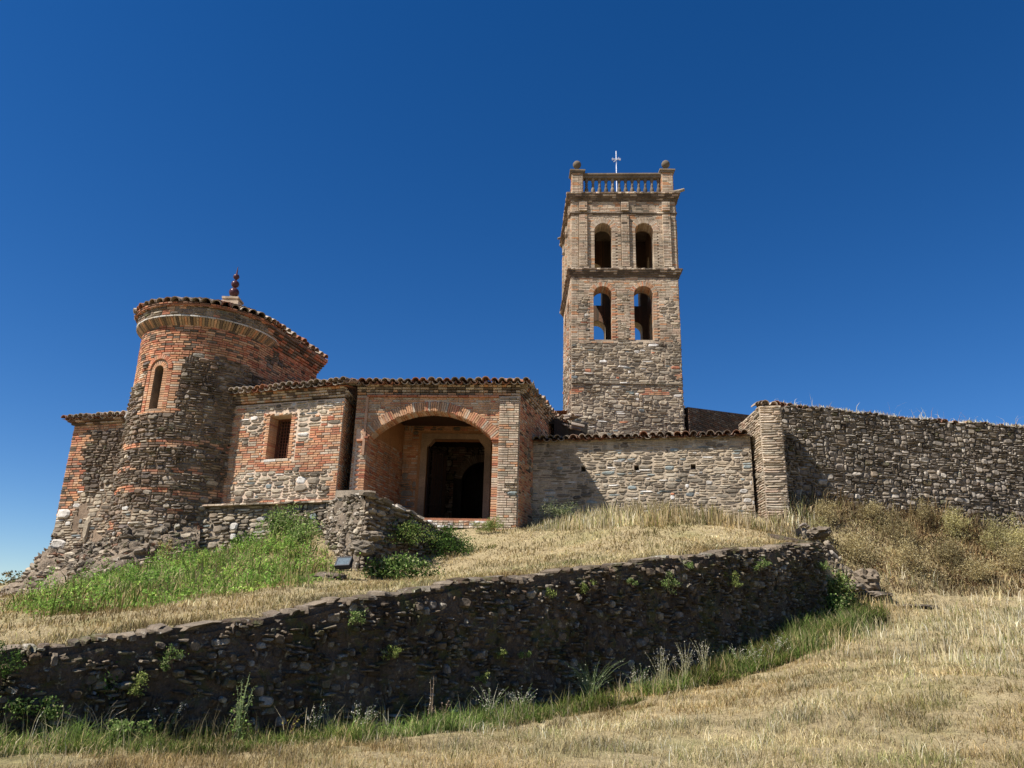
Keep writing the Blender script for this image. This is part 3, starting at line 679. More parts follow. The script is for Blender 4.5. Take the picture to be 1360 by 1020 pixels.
for vv in (win.sill + .02, win.spring - .02): m.box(gp(win.uc, vv, -.40), .36, .02, .02, (U, N, V))
grille = m.build('window_grille', 'rust_iron', church)
for k in range(8):
    m = MB(); m.box(gp(win.uc - .32 + .64 * k / 7, (win.sill + win.spring) / 2, -.395), .011, .011, .62, (U, N, V)); m.build('grille_bar', 'rust_iron', grille)
for k in range(13):
    m = MB(); m.box(gp(win.uc, win.sill + .06 + 1.16 * k / 12, -.41), .35, .009, .012, (U, N, V)); m.build('grille_bar', 'rust_iron', grille)
# return of that wall towards the porch, in shade
Wr = Plane((-4.75, 21.08), (-4.69, 22.6))
face(CH, Wr, 3.0, 6.08, lambda u, v: 'orange', cv=.0685, seed=63)
Wl = Plane((-8.0, 23.6), (-8.33, 22.3)); strip_wall('window_wall_return', Wl, 2.2, 6.10, .4, [], 'mortar_warm', church)

# --- porch front
PF = Plane((-4.46, 21.35), (.25, 21.0))
m = MB(); m.prism([(-4.75, 22.3), (-4.3, 22.3), (-4.3, 22.6), (-4.75, 22.6)], 2.2, 6.2); m.prism([(-4.455, 21.5), (-4.25, 21.5), (-4.2, 22.4), (-4.42, 22.4)], 2.2, 6.2); m.build('porch_left_wall', 'mortar_grey', church)
po = Op(2.19, 1.79, 1.9, 4.98, .82)
strip_wall('porch_front', PF, 1.9, 6.26, .45, [po], 'mortar_warm', church)
def z_p(u, v):
    n = sn(u, v, 8)
    if u > 4.13: return 'tan' if n > -.75 else 'pale'
    if v > 5.6 and u < 1.4 and n > .3: return 'pale'
    return 'orange'
face(CH, PF, 2.2, 6.20, z_p, ops=[po], pad=.31, cv=.0665, seed=71, skip=lambda u, v: (v < 5.0 and abs(u - po.uc) < po.hw + .27))
# fill beside the jambs where the arch padding left a strip
def jamb(uc0, uc1, seed): face(CH, PF, 2.2, 5.0, lambda u, v: 'orange', cv=.0665, seed=seed, u0=uc0, u1=uc1)
arch_bricks(CH, PF, po, .30, [('brick_orange', 6), ('brick_tan', 1), ('brick_red', 2)], seed=74, dep=.05, bw=.064, deep=.44, t0=-.012)
deep_jamb(CH, PF, po, [('brick_orange', 5), ('brick_red', 2), ('brick_tan', 2)], 175, wth=.30, depth=.44, v0=2.3)
# imposts, the flat surround fillet and the right pier strip
course(CH, PF, 4.96, .07, .10, blen=.2, mats=[('brick_red', 1)], seed=75, u0=po.uc - po.hw - .08, u1=po.uc - po.hw + .28 - .3 + .06)
course(CH, PF, 4.89, .07, .07, blen=.2, mats=[('brick_red', 1)], seed=76, u0=po.uc + po.hw - .03, u1=po.uc + po.hw + .30)
course(CH, PF, 4.96, .07, .10, blen=.2, mats=[('brick_red', 1)], seed=77, u0=po.uc + po.hw - .05, u1=po.uc + po.hw + .33)
course(CH, PF, 4.89, .07, .07, blen=.2, mats=[('brick_red', 1)], seed=78, u0=po.uc - po.hw - .30, u1=po.uc - po.hw + .03)
course(CH, PF, 6.20, .06, .10, blen=.28, mats=[('brick_red', 1)], seed=79, u0=.30, u1=4.12)
m = MB(); U, V, N = PF.axes(0, 0); m.box(PF(.32, 5.35, .04), .035, .05, .85, (U, N, V)); m.build('surround_fillet', 'brick_red', church)
m = MB(); m.box(PF(4.42, 4.1, .02), .25, .04, 2.12, (U, N, V)); m.build('pier_strip', 'mortar_warm', church)
face(CH, PF, 2.2, 6.20, z_p, cv=.0665, seed=80, u0=4.14, u1=4.70, d0=.05)
# porch inside: brick side walls, back wall with doorway, ceiling and floor
bi = np.array((.25, .968))
L0 = PF.p0 + PF.e * (po.uc - po.hw - .02) - PF.n * .45; L1 = L0 + bi * 2.45
R0 = PF.p0 + PF.e * (po.uc + po.hw + .02) - PF.n * .45; R1 = R0 + bi * 2.45
PL = Plane(L0, L1); PR = Plane(R1, R0)
strip_wall('porch_side_wall', PL, 2.6, 6.2, .2, [], 'ochre_plaster', church); strip_wall('porch_side_wall', PR, 2.6, 6.2, .2, [], 'ochre_plaster', church)
face(CH, PL, 2.8, 5.2, lambda u, v: 'orange', cv=.0685, seed=81)
face(CH, PR, 2.8, 6.1, lambda u, v: 'orange', cv=.0685, seed=82)
PB = Plane(L1, R1)
dU = lambda X: (X - PB.p0[0]) / PB.e[0]
door = Op((dU(-2.66) + dU(-.80)) / 2, (dU(-.80) - dU(-2.66)) / 2, 2.6, 5.66)
strip_wall('porch_back_wall', PB, 2.6, 6.2, .35, [door], 'ochre_plaster', church)
face(CH, PB, 2.85, 6.15, lambda u, v: 'orange' if sn(u, v, 2) > -.3 else 'rubble', ops=[door], pad=.30, cv=.0685, seed=83, dscale=.6)
m = MB(); U, V, N = PB.axes(0, 0)     # stone door surround with chamfered upper corners
for sg in (-1, 1): m.box(PB(door.uc + sg * (door.hw + .09), 4.15, .0), .10, .05, 1.52, (U, N, V))
m.box(PB(door.uc, 5.75, .0), door.hw + .19, .05, .09, (U, N, V))
for sg in (-1, 1):
    a = PB(door.uc + sg * door.hw, 5.66, .05); b_ = PB(door.uc + sg * (door.hw - .22), 5.66, .05); c_ = PB(door.uc + sg * door.hw, 5.40, .05); d_ = -N * .35
    n = len(m.v); m.v += [a, b_, c_, a + d_, b_ + d_, c_ + d_]; m.t += [[n, n + 1, n + 2], [n + 3, n + 5, n + 4]]; m.q += [[n + 1, n + 4, n + 5, n + 2]]
m.build('door_surround', 'plaster', church)
PP = lambda u, w: PF.p0 + PF.e * u - PF.n * w
m = MB(); m.prism([tuple(PP(.1, .1)), tuple(PP(4.6, .1)), tuple(PP(5.1, 3.0)), tuple(PP(.5, 3.0))], 6.1, 6.24); m.build('porch_ceiling', 'wood_dark', church)
m = MB(); m.prism([tuple(PP(.42, .02)), tuple(PP(3.96, .02)), tuple(PP(4.9, 3.3)), tuple(PP(.9, 3.3))], 1.8, 2.78); m.build('porch_floor', 'tile_red', church)
for k in range(3):
    course(CH, PF, 2.72 - .075 * k - .07, .07, .05 + .05 * k, blen=.14, mats=[('brick_tan', 3), ('stone_white', 1), ('brick_orange', .5)], seed=84 + k, u0=po.uc - po.hw, u1=po.uc + po.hw, base=-.2)
# interior beyond the doorway: brick arch and nave walls, darkness painted into their colours
IN = Plane(PB.p0 + bi * 2.6 - PB.e * 1.5, PB.p0 + bi * 2.6 + PB.e * 5.5)
oi_ = Op(3.35, .72, 2.6, 4.6, .85)
strip_wall('nave_arcade', IN, 2.6, 6.9, .5, [oi_], 'painted_darkness', church)
arch_bricks(CH, IN, oi_, .28, [('cornice_brick', 1)], seed=88, dep=.05)
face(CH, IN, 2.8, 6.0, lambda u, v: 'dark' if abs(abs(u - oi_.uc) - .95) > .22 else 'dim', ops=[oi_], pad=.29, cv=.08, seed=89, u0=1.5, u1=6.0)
m = MB(); q0, q1 = PB.p0 - PB.e * 1.6 - PB.n * .36, PB.p1 + PB.e * 1.2 - PB.n * .36
for a_, b_ in ((q0, IN.p0), (q1, IN.p1)): m.prism([tuple(a_), tuple(a_ + .1), tuple(b_ + .1), tuple(b_)], 2.4, 6.5)
m.prism([tuple(q0), tuple(q1), tuple(IN.p1 - IN.n * 2), tuple(IN.p0 - IN.n * 2)], 6.3, 6.4); m.prism([tuple(IN.p0 - IN.n * 2), tuple(IN.p1 - IN.n * 2), tuple(IN.p1 - IN.n * 2.1), tuple(IN.p0 - IN.n * 2.1)], 2.4, 6.5)
m.build('inner_room', 'painted_darkness', church)  # enclosing box added against light leaks, its darkness painted in
# open iron gate leaf in the doorway
hp = PB(door.uc - door.hw + .04, 0, -.1); gd = np.array((.42, .907)); gate = MB()
gl = Plane(hp[:2], hp[:2] + gd * .95); U, V, N = gl.axes(0, 0)
for u in (0.02, .93): gate.box(gl(u, 4.1, 0), .02, .02, 1.42, (U, N, V))
for v in (2.75, 3.6, 4.5, 5.4): gate.box(gl(.475, v, 0), .46, .015, .02, (U, N, V))
gt = gate.build('door_gate', 'iron', church)
for k in range(6):
    m = MB(); m.box(gl(.12 + .14 * k, 4.1, 0), .009, .009, 1.35, (U, N, V)); m.build('gate_bar', 'iron', gt)
gl2 = Plane(hp[:2] + np.array((.1, .35)), hp[:2] + np.array((.1, .35)) + gd * .9); m = MB(); U2, V2, N2 = gl2.axes(0, 0)
for k in range(6): m.box(gl2(.08 + .15 * k, 4.05, 0), .071, .025, 1.3, (U2, N2, V2))
m.build('door_leaf', 'wood_dark', church)

# --- porch right flank
PS = Plane((.25, 21.0), (1.50, 25.2))
strip_wall('porch_flank', PS, 1.9, 6.30, .4, [], 'mortar_warm', church)
face(CH, PS, 2.3, 6.28, lambda u, v: 'red' if u < .5 or v > 4.5 + sn(u, v, 1) else ('rubble' if sn(u, v, 9) > .3 else 'red'), cv=.075, seed=91, dscale=.8)
# corbelled brick courses below the eaves
def eave(fr, z, n, seed, ext=0.0, step=.038, mats=(('brick_tan', 3), ('brick_orange', 1), ('cornice_brick', 2)), u0=0.0, u1=None):
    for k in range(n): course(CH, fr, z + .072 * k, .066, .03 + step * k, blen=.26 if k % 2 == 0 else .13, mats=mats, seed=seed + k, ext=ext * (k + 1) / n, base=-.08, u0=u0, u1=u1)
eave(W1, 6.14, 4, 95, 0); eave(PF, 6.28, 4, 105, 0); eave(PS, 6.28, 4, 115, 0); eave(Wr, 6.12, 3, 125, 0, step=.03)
tile_roof(CH, E3(W1.p0 + W1.n * .38 + W1.e * .02, 6.40), E3(W1.p0 + W1.e * (W1.L + .25) + W1.n * .38, 6.44), -W1.n, 7, 130, rise=.17)
tile_roof(CH, E3(PF.p0 + PF.n * .38 + PF.e * -.15, 6.50), E3(PF.p0 + PF.e * (PF.L + .27) + PF.n * .38, 6.545), -PF.n, 8, 131, rise=.17)
tile_roof(CH, E3(PS.p0 + PS.n * .27 - PS.e * .15, 6.545), E3(PS.p0 + PS.e * 4.5 + PS.n * .27, 6.545), -PS.n, 2, 132, rise=.12)
m = MB()
for (fr, zz, a, b_, dp) in ((W1, 6.40, -.1, W1.L + .15, 4.5), (PF, 6.575, .1, PF.L + .2, 3.9)):
    m.quad(E3(fr.p0 + fr.e * a + fr.n * .27, zz), E3(fr.p0 + fr.e * b_ + fr.n * .27, zz), E3(fr.p0 + fr.e * b_ - fr.n * dp, zz + dp * .17), E3(fr.p0 + fr.e * a - fr.n * dp, zz + dp * .17))
m.build('front_roof', 'tile_red', church)

# --- low aisle wall under the tower
W3 = Plane((.66, 22.4), (6.72, 20.98))
holes = [Op((x - .66) / W3.e[0], .07, 4.34, 4.50) for x in (2.14, 3.63, 5.17)]
strip_wall('aisle_wall', W3, 2.2, 5.30, .55, holes, 'mortar_pale', church)
face(CH, W3, 2.5, 5.22, lambda u, v: 'pale' if sn(u * 1.3, v * 1.3, 3) > -.55 else 'slate', ops=holes, pad=.01, cv=.062, cu=.066, seed=141, warp=.016, dscale=.85)
course(CH, W3, 5.22, .07, .03, blen=.24, mats=[('stone_grey', 2), ('stone_tan', 2)], seed=142)
tile_roof(CH, E3(W3.p0 + W3.n * .22 - W3.e * .0, 5.24), E3(W3.p0 + W3.e * (W3.L - .05) + W3.n * .22, 5.24), -W3.n, 13, 143, rise=.13, jit=.03)
m = MB(); m.quad(E3(W3.p0 + W3.n * .2, 5.27), E3(W3.p0 + W3.e * W3.L + W3.n * .2, 5.27), E3(W3.p0 + W3.e * W3.L - W3.n * 5.0, 5.95), E3(W3.p0 - W3.n * 5.0, 5.95)); m.build('aisle_roof', 'tile_red', church)
# nave body behind: closed masonry volume with a low roof
m = MB(); m.prism([(1.35, 25.6), (1.62, 25.4), (2.1, 26.8), (2.1, 33), (1.5, 33)], 2.4, 6.9); m.prism([(-7.4, 31.5), (1.5, 31), (1.5, 33), (-7.4, 34)], 2.4, 6.9); m.build('nave_wall', 'mortar_grey', church)
m = MB(); m.prism([(6.42, 26.9), (10.9, 31.3), (10.9, 34), (6.42, 34)], 2.4, lambda x, y: 7.80 + (y - 27) * .205); m.build('nave_wall', 'brick_dark', church)  # dark brick colour paints in the shade on this wall
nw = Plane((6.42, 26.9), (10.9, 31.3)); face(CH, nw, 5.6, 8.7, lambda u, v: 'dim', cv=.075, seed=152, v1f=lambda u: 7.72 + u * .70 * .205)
m = MB(); m.quad((-7.6, 26.5, 7.0), (1.9, 25.0, 7.0), (2.05, 30, 7.6), (-7.4, 31, 7.6)); m.build('nave_roof', 'tile_red', church)
r_ = random.Random(77)
for k in range(16):    # loose tiles where porch roof meets the tower
    P = np.array((1.55 + r_.uniform(0, .5), 24.4 + r_.uniform(0, 1.8), 6.35 + r_.uniform(-.05, .35))); a = r_.uniform(0, 6)
    add_tile(CH, P, (math.cos(a), math.sin(a), 0), (-math.sin(a), math.cos(a), r_.uniform(-.2, .3)), 'tile_up', r_)
rr_ = [(.9, 26.2), (10.3, 26.1)]

# --- podium below the window wall
pod = Patch([(-8.75, 21.75, .9), (-6.5, 21.2, 1.3), (-4.35, 20.2, 1.9)], [(-8.62, 21.98, 3.0), (-6.5, 21.32, 3.03), (-4.35, 20.35, 3.08)], wob=.02)
def sheet(name, P, nu, nv, mat, parent, d=-.05):
    V = [P(P.L * i / nu, P.H * j / nv, d) for j in range(nv + 1) for i in range(nu + 1)]
    i = (np.arange(nv)[:, None] * (nu + 1) + np.arange(nu)[None]).ravel()
    return link(name, mesh_np(name, V, [np.column_stack([i, i + 1, i + nu + 2, i + nu + 1])], [mat], smooth=True), parent)
sheet('podium_wall', pod, 24, 8, 'mortar_grey', church)
face(CH, pod, 0.0, pod.H, lambda u, v: 'pale' if sn(u, v, 2) > .1 else 'rubble', cv=.075, seed=161, warp=.03)
m = MB(); m.prism([(-8.6, 22.02), (-6.5, 21.37), (-4.3, 20.42), (-4.5, 21.0), (-6.5, 21.75), (-8.3, 22.5)], 2.0, 3.04); m.build('podium_top', 'mortar_grey', church)
pt = Plane((-8.68, 21.92), (-4.32, 20.3)); course(CH, pt, 3.02, .065, .06, blen=.22, mats=[('brick_tan', 4), ('stone_grey', 1)], seed=162, base=-.3)
m = MB(); m.box((-4.15, 20.6, 3.2), .42, .28, .14, ((.95, -.3, 0), (.3, .95, 0), (0, 0, 1))); m.build('podium_block', 'stone_grey', church)

# ================================================================== BELL TOWER
TW = thing('bell_tower', 'tall square stone bell tower with arched openings, balustrade and white iron cross', 'tower', (4.2, 29, 4))
TC = [(2.18, 27.0), (6.24, 26.8), (6.36, 31.0), (2.19, 31.1)]
TF, TR, TB, TL = [Plane(TC[i], TC[(i + 1) % 4]) for i in range(4)]
def t_ops(fr):
    k = fr.L / 4.19; return [Op(1.225 * k, .35, 10.33, 12.16, .35), Op(2.82 * k, .365, 10.33, 12.16, .365), Op(1.275 * k, .345, 13.22, 14.87, .345), Op(2.925 * k, .355, 13.22, 14.87, .355)]
def z_t(u, v, L=4.19):
    n = sn(u * 1.1, v * 1.2, 4); q = (int(v / .2) % 3) * .09
    if v > 13.1: return 'tan'
    if v > 10.2:
        if u < .18 + q or u > L - .25 - q: return 'tan'
        for c in (1.225, 2.82):
            if abs(u - c) < .52 + q * .5: return 'tan'
        return 'tan' if (n > .15 or v > 12) else 'slate'
    if u > L - .4 and abs(v - 8.9) < .12: return 'red'
    if 8.2 < v < 8.42 and n > .2: return 'red'
    return 'slate' if v > 8.6 or n > 0 else 'rubble'
for i, fr in enumerate((TF, TR, TB, TL)):
    ops = t_ops(fr)
    strip_wall('tower_wall', fr, 3.0 if i != 2 else 3.0, 16.5, .62, ops, 'mortar_pale', TW)
    strip_wall('tower_dark_lining', fr, 5.0, 16.3, .03, ops, 'brick_dark', TW, d0=-.622)  # thin dark sheet inside the walls, painting shade into the openings
    if i == 2: continue
    pil = ((.30, .62), (1.95, 2.25), (3.55, 3.86))
    pq = lambda u, v: v > 13.15 and any(a < u < b for a, b in pil)
    face(TW, fr, 4.5 if i == 0 else 6.4, 12.86, z_t, ops=ops[:2], pads=[.18, .18], cv=.0665, cu=.068, seed=200 + i, warp=.013, skip=lambda u, v: False)
    face(TW, fr, 13.2, 16.22, z_t, ops=ops[2:], pads=[.18, .18], cv=.0665, cu=.068, seed=210 + i, skip=pq)
    for k, o in enumerate(ops):
        ml = [('brick_orange', 3), ('brick_tan', 4), ('brick_red', 1.2)] if k < 2 else [('brick_tan', 6), ('brick_orange', 1)]
        arch_bricks(TW, fr, o, .20 if k < 2 else .26, ml, seed=220 + 4 * i + k, dep=.032, bw=.05, deep=.55, t0=-.012)
        deep_jamb(TW, fr, o, ml if k < 2 else [('brick_tan', 8), ('brick_orange', 1)], 240 + k, wth=.24, depth=.5)
    if i in (0, 1, 3):
        for a, b_ in pil:
            m = MB(); U, V, N = fr.axes(0, 0); m.box(fr((a + b_) / 2, 14.4, .03), (b_ - a) / 2, .022, 1.18, (U, N, V)); m.box(fr((a + b_) / 2, 15.93, .03), (b_ - a) / 2, .022, .2, (U, N, V)); m.build('pilaster', 'mortar_pale', TW)
            face(TW, fr, 13.32, 15.55, lambda u, v: 'tan', cv=.0665, seed=250 + i, u0=a, u1=b_, d0=.045)
            face(TW, fr, 15.74, 16.13, lambda u, v: 'tan', cv=.0665, seed=251 + i, u0=a, u1=b_, d0=.045)
            course(TW, fr, 13.22, .08, .11, blen=.2, seed=252, u0=a - .06, u1=b_ + .06, mats=[('brick_tan', 1), ('stone_grey', 1)])
def ring(name, z0, z1, proj, mat):
    o = []; c = np.mean(TC, axis=0); m = MB()
    P = [np.array(p) for p in TC]; out = [P[0] + (-proj, -proj), P[1] + (proj, -proj), P[2] + (proj, proj), P[3] + (-proj, proj)]
    inn = [P[0] + (.4, .4), P[1] + (-.4, .4), P[2] + (-.4, -.4), P[3] + (.4, -.4)]
    for i in range(4):
        j = (i + 1) % 4; n = len(m.v)
        for zz in (z0, z1):
            for p in (out[i], out[j], inn[j], inn[i]): m.v.append(np.array((p[0], p[1], zz)))
        for f in ((3, 2, 1, 0), (4, 5, 6, 7), (0, 1, 5, 4), (2, 3, 7, 6)): m.q.append([n + a for a in f])
    return m.build(name, mat, TW)
for nm, spec, z in (('cornice', ((.075, .04), (.075, .10), (.075, .16), (.075, .22), (.08, .29)), 12.84), ('string_course', ((.05, .06), (.06, .12)), 15.58), ('top_cornice', ((.07, .06), (.07, .12), (.06, .20), (.08, .26), (.09, .34)), 16.16)):
    for k, (h, pr) in enumerate(spec):
        pr *= .60
        ring(nm, z, z + h - .004, pr - .03, 'mortar_grey')
        for i, fr in enumerate((TF, TR, TL)):
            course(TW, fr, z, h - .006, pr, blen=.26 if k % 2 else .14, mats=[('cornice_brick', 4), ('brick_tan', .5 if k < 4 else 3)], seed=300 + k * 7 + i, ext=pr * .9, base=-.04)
        z += h
ZC = 16.60
m = MB(); m.prism([(p[0], p[1]) for p in TC], 16.35, 16.5); m.build('tower_roof', 'mortar_grey', TW)
m = MB(); P = [np.array(p) for p in TC]
# balustrade
ped = []
for i in range(4):
    c = P[i] + np.array(((.32, -.32)[i in (1, 2)], (.32, -.32)[i in (2, 3)])) * .75; ped.append(c)
    m = MB(); m.box((c[0], c[1], ZC + .46), .21, .21, .46); pd = m.build('pedestal', 'mortar_pale', TW)
    for k, f in enumerate((Plane(c + (-.21, -.21), c + (.21, -.21)), Plane(c + (-.21, .21), c + (-.21, -.21)), Plane(c + (.21, -.21), c + (.21, .21)))):
        face(TW, f, ZC, ZC + .90, lambda u, v: 'orange' if k else 'tan', cv=.068, seed=320 + k)
    m = MB(); m.box((c[0], c[1], ZC + .955), .27, .27, .035); m.box((c[0], c[1], ZC + 1.02), .31, .31, .03); m.box((c[0], c[1], ZC + 1.08), .17, .17, .03); m.build('pedestal_cap', 'stone_weathered', TW)
    m = MB(); pr = [(.10, 0), (.055, .04), (.045, .14), (.07, .17)] + [(.17 * math.sin(t), .34 - .17 * math.cos(t)) for t in np.linspace(.35, math.pi - .01, 12)]
    m.lathe((c[0], c[1], ZC + 1.10), pr, 20); m.build('stone_ball', 'stone_weathered', TW, smooth=True)
prof = [(.075, 0), (.075, .03), (.045, .05), (.05, .09), (.085, .20), (.075, .27), (.045, .36), (.05, .39), (.065, .41), (.045, .43), (.06, .50), (.04, .56), (.07, .60), (.07, .74)]
m = MB(); m.lathe((0, 0, 0), prof, 10); bal_me = mesh_np('baluster', np.array(m.v), [np.array(m.q)], ['stone_weathered'], smooth=True)
for i in range(4):
    a, b_ = ped[i], ped[(i + 1) % 4]; d = (b_ - a) / np.linalg.norm(b_ - a); a2, b2 = a + d * .22, b_ - d * .22; pl = Plane(a2, b2); U, V, N = pl.axes(0, 0)
    m = MB(); m.box(pl(pl.L / 2, ZC + .0, 0), pl.L / 2, .10, .03, (U, N, V)); m.build('balustrade_base', 'stone_weathered', TW)
    m = MB(); m.box(pl(pl.L / 2, ZC + .82, 0), pl.L / 2, .12, .055, (U, N, V)); m.box(pl(pl.L / 2, ZC + .905, 0), pl.L / 2, .19, .03, (U, N, V)); m.build('balustrade_rail', 'stone_weathered', TW)
    for k in range(12):
        p = pl(pl.L * (k + .5) / 12 + .03, ZC + .03, 0); o = link('baluster', bal_me, TW); o.matrix_world = Matrix.Translation(Vector(p))
# cross with vane
m = MB(); cx, cy = 4.29, 29.0; m.tube([(cx, cy, 16.4), (cx, cy, 19.95)], [.035, .024], 8); cr = m.build('cross', 'cross_metal', TW)
m = MB(); m.box((cx, cy, 19.55), .17, .018, .022); m.box((cx - .16, cy, 19.55), .03, .02, .05); m.box((cx + .16, cy, 19.55), .03, .02, .05); m.build('cross_arm', 'cross_metal', cr)
m = MB(); m.tube([(cx - .12, cy - .05, 19.38), (cx + .02, cy, 19.52), (cx + .12, cy + .04, 19.66)], .022, 6); m.build('vane_arrow', 'cross_metal', cr)
# spouts and bits
m = MB(); m.tube([(6.2, 26.8, 16.60), (6.45, 26.7, 16.62), (6.62, 26.65, 16.66)], [.08, .07, .06], 8); m.build('waterspout', 'stone_grey', TW)
m = MB(); m.tube([(2.1, 30.6, 16.5), (1.95, 30.6, 16.5), (1.86, 30.6, 16.46)], [.07, .06, .05], 8); m.build('waterspout', 'stone_grey', TW)
# projecting ledge line low on the shaft
course(TW, TF, 8.57, .045, .075, blen=.42, mats=[('stone_dark', 2), ('stone_grey', 1)], seed=350)

# ================================================================== BUTTRESS PIER
BP = thing('buttress_pier', 'tall tapering buttress of thin pale stone courses at the end of the tiled aisle', 'buttress', (7.1, 20.8, 3.2))
b0, b1 = np.array((6.84, 20.42)), np.array((7.40, 20.28)); bd = np.array((.03, 1.0))
pf, pr_, pll = Plane(b0, b1), Plane(b1, b1 + bd * 2.1), Plane(b0 + bd * 2.1, b0)
m = MB(); m.prism([tuple(b0), tuple(b1), tuple(b1 + bd * 2.1), tuple(b0 + bd * 2.1)], 2.6, 5.98); m.build('pier_core', 'mortar_pale', BP)
for k, f in enumerate((pf, pll, pr_)): face(BP, f, 2.9, 5.96, lambda u, v: 'rubble' if abs(v - 4.0) < .12 and sn(u, v, 1) > 0 else 'flat', cv=.066, cu=.06, seed=400 + k, warp=.008)
r_ = random.Random(401)
for k in range(9):
    add_tile(BP, np.array((6.85 + .08 * k, 20.35 + r_.uniform(-.05, .2), 6.0 + r_.uniform(0, .05))), (1, 0, 0), (0, 1, .1), 'tile_up', r_, 'roof_tile' if k < 6 else 'tile_red')

# ================================================================== BOUNDARY WALL
BW = thing('boundary_wall', 'long high dry rubble wall of dark lichened stones running off to the right', 'wall', (12, 22, 3.2))
bwf = Plane((7.42, 21.15), (19.0, 22.16))
bt = lambda u: 6.26 + .03 * math.sin(u * 1.1) + .02 * math.sin(u * 4.3) - .046 * u
strip_wall('wall_core', bwf, 2.0, lambda u: bt(u) - .04, .7, [], 'mortar_grey', BW, us=np.arange(.2, bwf.L, .25), d0=-.02)
face(BW, bwf, 2.6, 6.5, lambda u, v: 'bound', cu=.062, cv=.058, seed=421, warp=.022, v1f=bt, d0=-.05)
r_ = random.Random(402)
for k in range(int(bwf.L / .16)):
    u = .1 + k * .16
    if u < 1.2 and r_.random() < .8 or r_.random() < .25:
        add_tile(BW, bwf(u, bt(u) - .02, r_.uniform(-.1, .05)), (bwf.e[0], bwf.e[1], 0), (-bwf.n[0], -bwf.n[1], .1), 'tile_up', r_, 'tile_red')
    else:
        put(BW, 'stone', bwf, u, bt(u) + .0, .18, .07, -.35, .42 + r_.uniform(-.03, .05), ('stone', r_.randrange(12)), 'stone_wall')

# ================================================================== RETAINING WALL
RW = thing('retaining_wall', 'shaded dark mossy rubble retaining wall slanting up behind the meadow', 'wall', (0.5, 12, -1))
rwf = Plane(on(-7, 0), on(S_END, 0))
rt = lambda u: float(w_top(u - 7)) + .02 * math.sin(u * 3.1) + .012 * math.sin(u * 9.7)
rb = lambda u: float(w_base(u - 7)) - .35
strip_wall('wall_core', rwf, rb, lambda u: rt(u) - .05, .42, [], 'mortar_dark', RW, us=np.arange(.2, rwf.L, .3), d0=-.03)
face(RW, rwf, -1.7, 2.0, lambda u, v: 'dark', cu=.050, cv=.048, seed=431, warp=.055, skip=lambda u, v: sn(u * 2.9, v * 3.7, 2) + .6 * sn(u * 9.1, v * 11, 5) > .62, v0f=rb, v1f=lambda u: rt(u) - .14, d0=-.06)
rough_sheet('mortar_skin', rwf, 0, rwf.L, rb, lambda u: rt(u) - .12, .04, 56, .035, 'mortar_dark', RW, d=-.01, seed=1.0)
r_ = random.Random(403); u = 0.0
while u < rwf.L - .1:
    w = r_.uniform(.09, .26) if not (8.4 < u < 9.6) else r_.uniform(.4, .6); w = min(w, rwf.L - u); z = rt(u + w / 2)
    sl = math.atan2(rt(u + w) - rt(u), w); h = r_.uniform(.07, .15)
    put(RW, 'stone', rwf, u + w / 2, z - h / 2 + r_.uniform(-.01, .025), w - .012, h, -.40, .41 + r_.uniform(-.03, .06), ('stone', r_.randrange(12)), 'cap_stone' if r_.random() < .6 else 'stone_dark', sl + r_.uniform(-.08, .08))
    u += w
# end face of the wall, turning back uphill
rwe = Plane(on(S_END, 0), on(S_END + .1, 1.1))
strip_wall('wall_core', rwe, .0, lambda u: 1.9 + u * .25, .4, [], 'mortar_dark', RW, us=(.5,), d0=-.03)
face(RW, rwe, .0, 2.7, lambda u, v: 'dark', cu=.052, cv=.05, seed=432, warp=.02, v1f=lambda u: 1.88 + u * .25, d0=-.06)

# ================================================================== SPUR WALL in front of the porch
SP = thing('spur_wall', 'ruined rubble spur wall with a sunlit end and overgrown shaded flank below the porch', 'wall', (-3, 18.5, 1))
spl = Patch([(-5.1, 19.8, 1.2), (-4.1, 18.4, .9), (-3.25, 17.25, .5)], [(-4.6, 20.15, 2.95), (-3.95, 19.0, 2.95), (-3.25, 17.6, 2.86)], wob=.05)
spr = Patch([(-3.25, 17.25, .4), (-2.15, 18.4, .7), (-.8, 19.75, 1.3)], [(-3.25, 17.6, 2.86), (-2.3, 18.55, 2.52), (-.95, 19.85, 1.85)], wob=.04)
rough_sheet('spur_face', spl, 0, spl.L, lambda u: 0, lambda u: spl.H, .07, 30, .05, 'rock', SP, d=-.01, seed=5.0); sheet('spur_face', spr, 24, 14, 'mortar_brown', SP)
face(SP, spl, 0, spl.H, lambda u, v: 'spur', cv=.07, cu=.07, seed=441, warp=.05, skip=lambda u, v: sn(u * 1.7, v * 1.9, 3) > .35)
face(SP, spr, 0, spr.H, lambda u, v: 'spur', cv=.07, cu=.07, seed=442, warp=.04)
V = [(-4.6, 20.15, 2.94), (-3.95, 19.0, 2.93), (-3.25, 17.6, 2.84), (-2.3, 18.55, 2.5), (-.95, 19.85, 1.83), (-1.5, 21.1, 2.3), (-4.5, 21.6, 2.9)]
m = MB(); n = 0; m.v = [np.array(v, float) for v in V] + [np.array((-3.1, 19.9, 2.75))]
for i in range(7): m.t.append([7, i, (i + 1) % 7])
m.build('spur_top', 'rock', SP)
r_ = random.Random(404)
for P_, a, b_ in ((spl, 0, spl.L), (spr, 0, spr.L)):
    u = a
    while u < b_:
        w = r_.uniform(.2, .45); put(SP, 'stone', P_, u + w / 2, P_.H - .03, w, r_.uniform(.09, .16), -.2, .32, ('stone', r_.randrange(12)), 'stone_grey' if r_.random() < .7 else 'stone_wall', r_.uniform(-.05, .05)); u += w
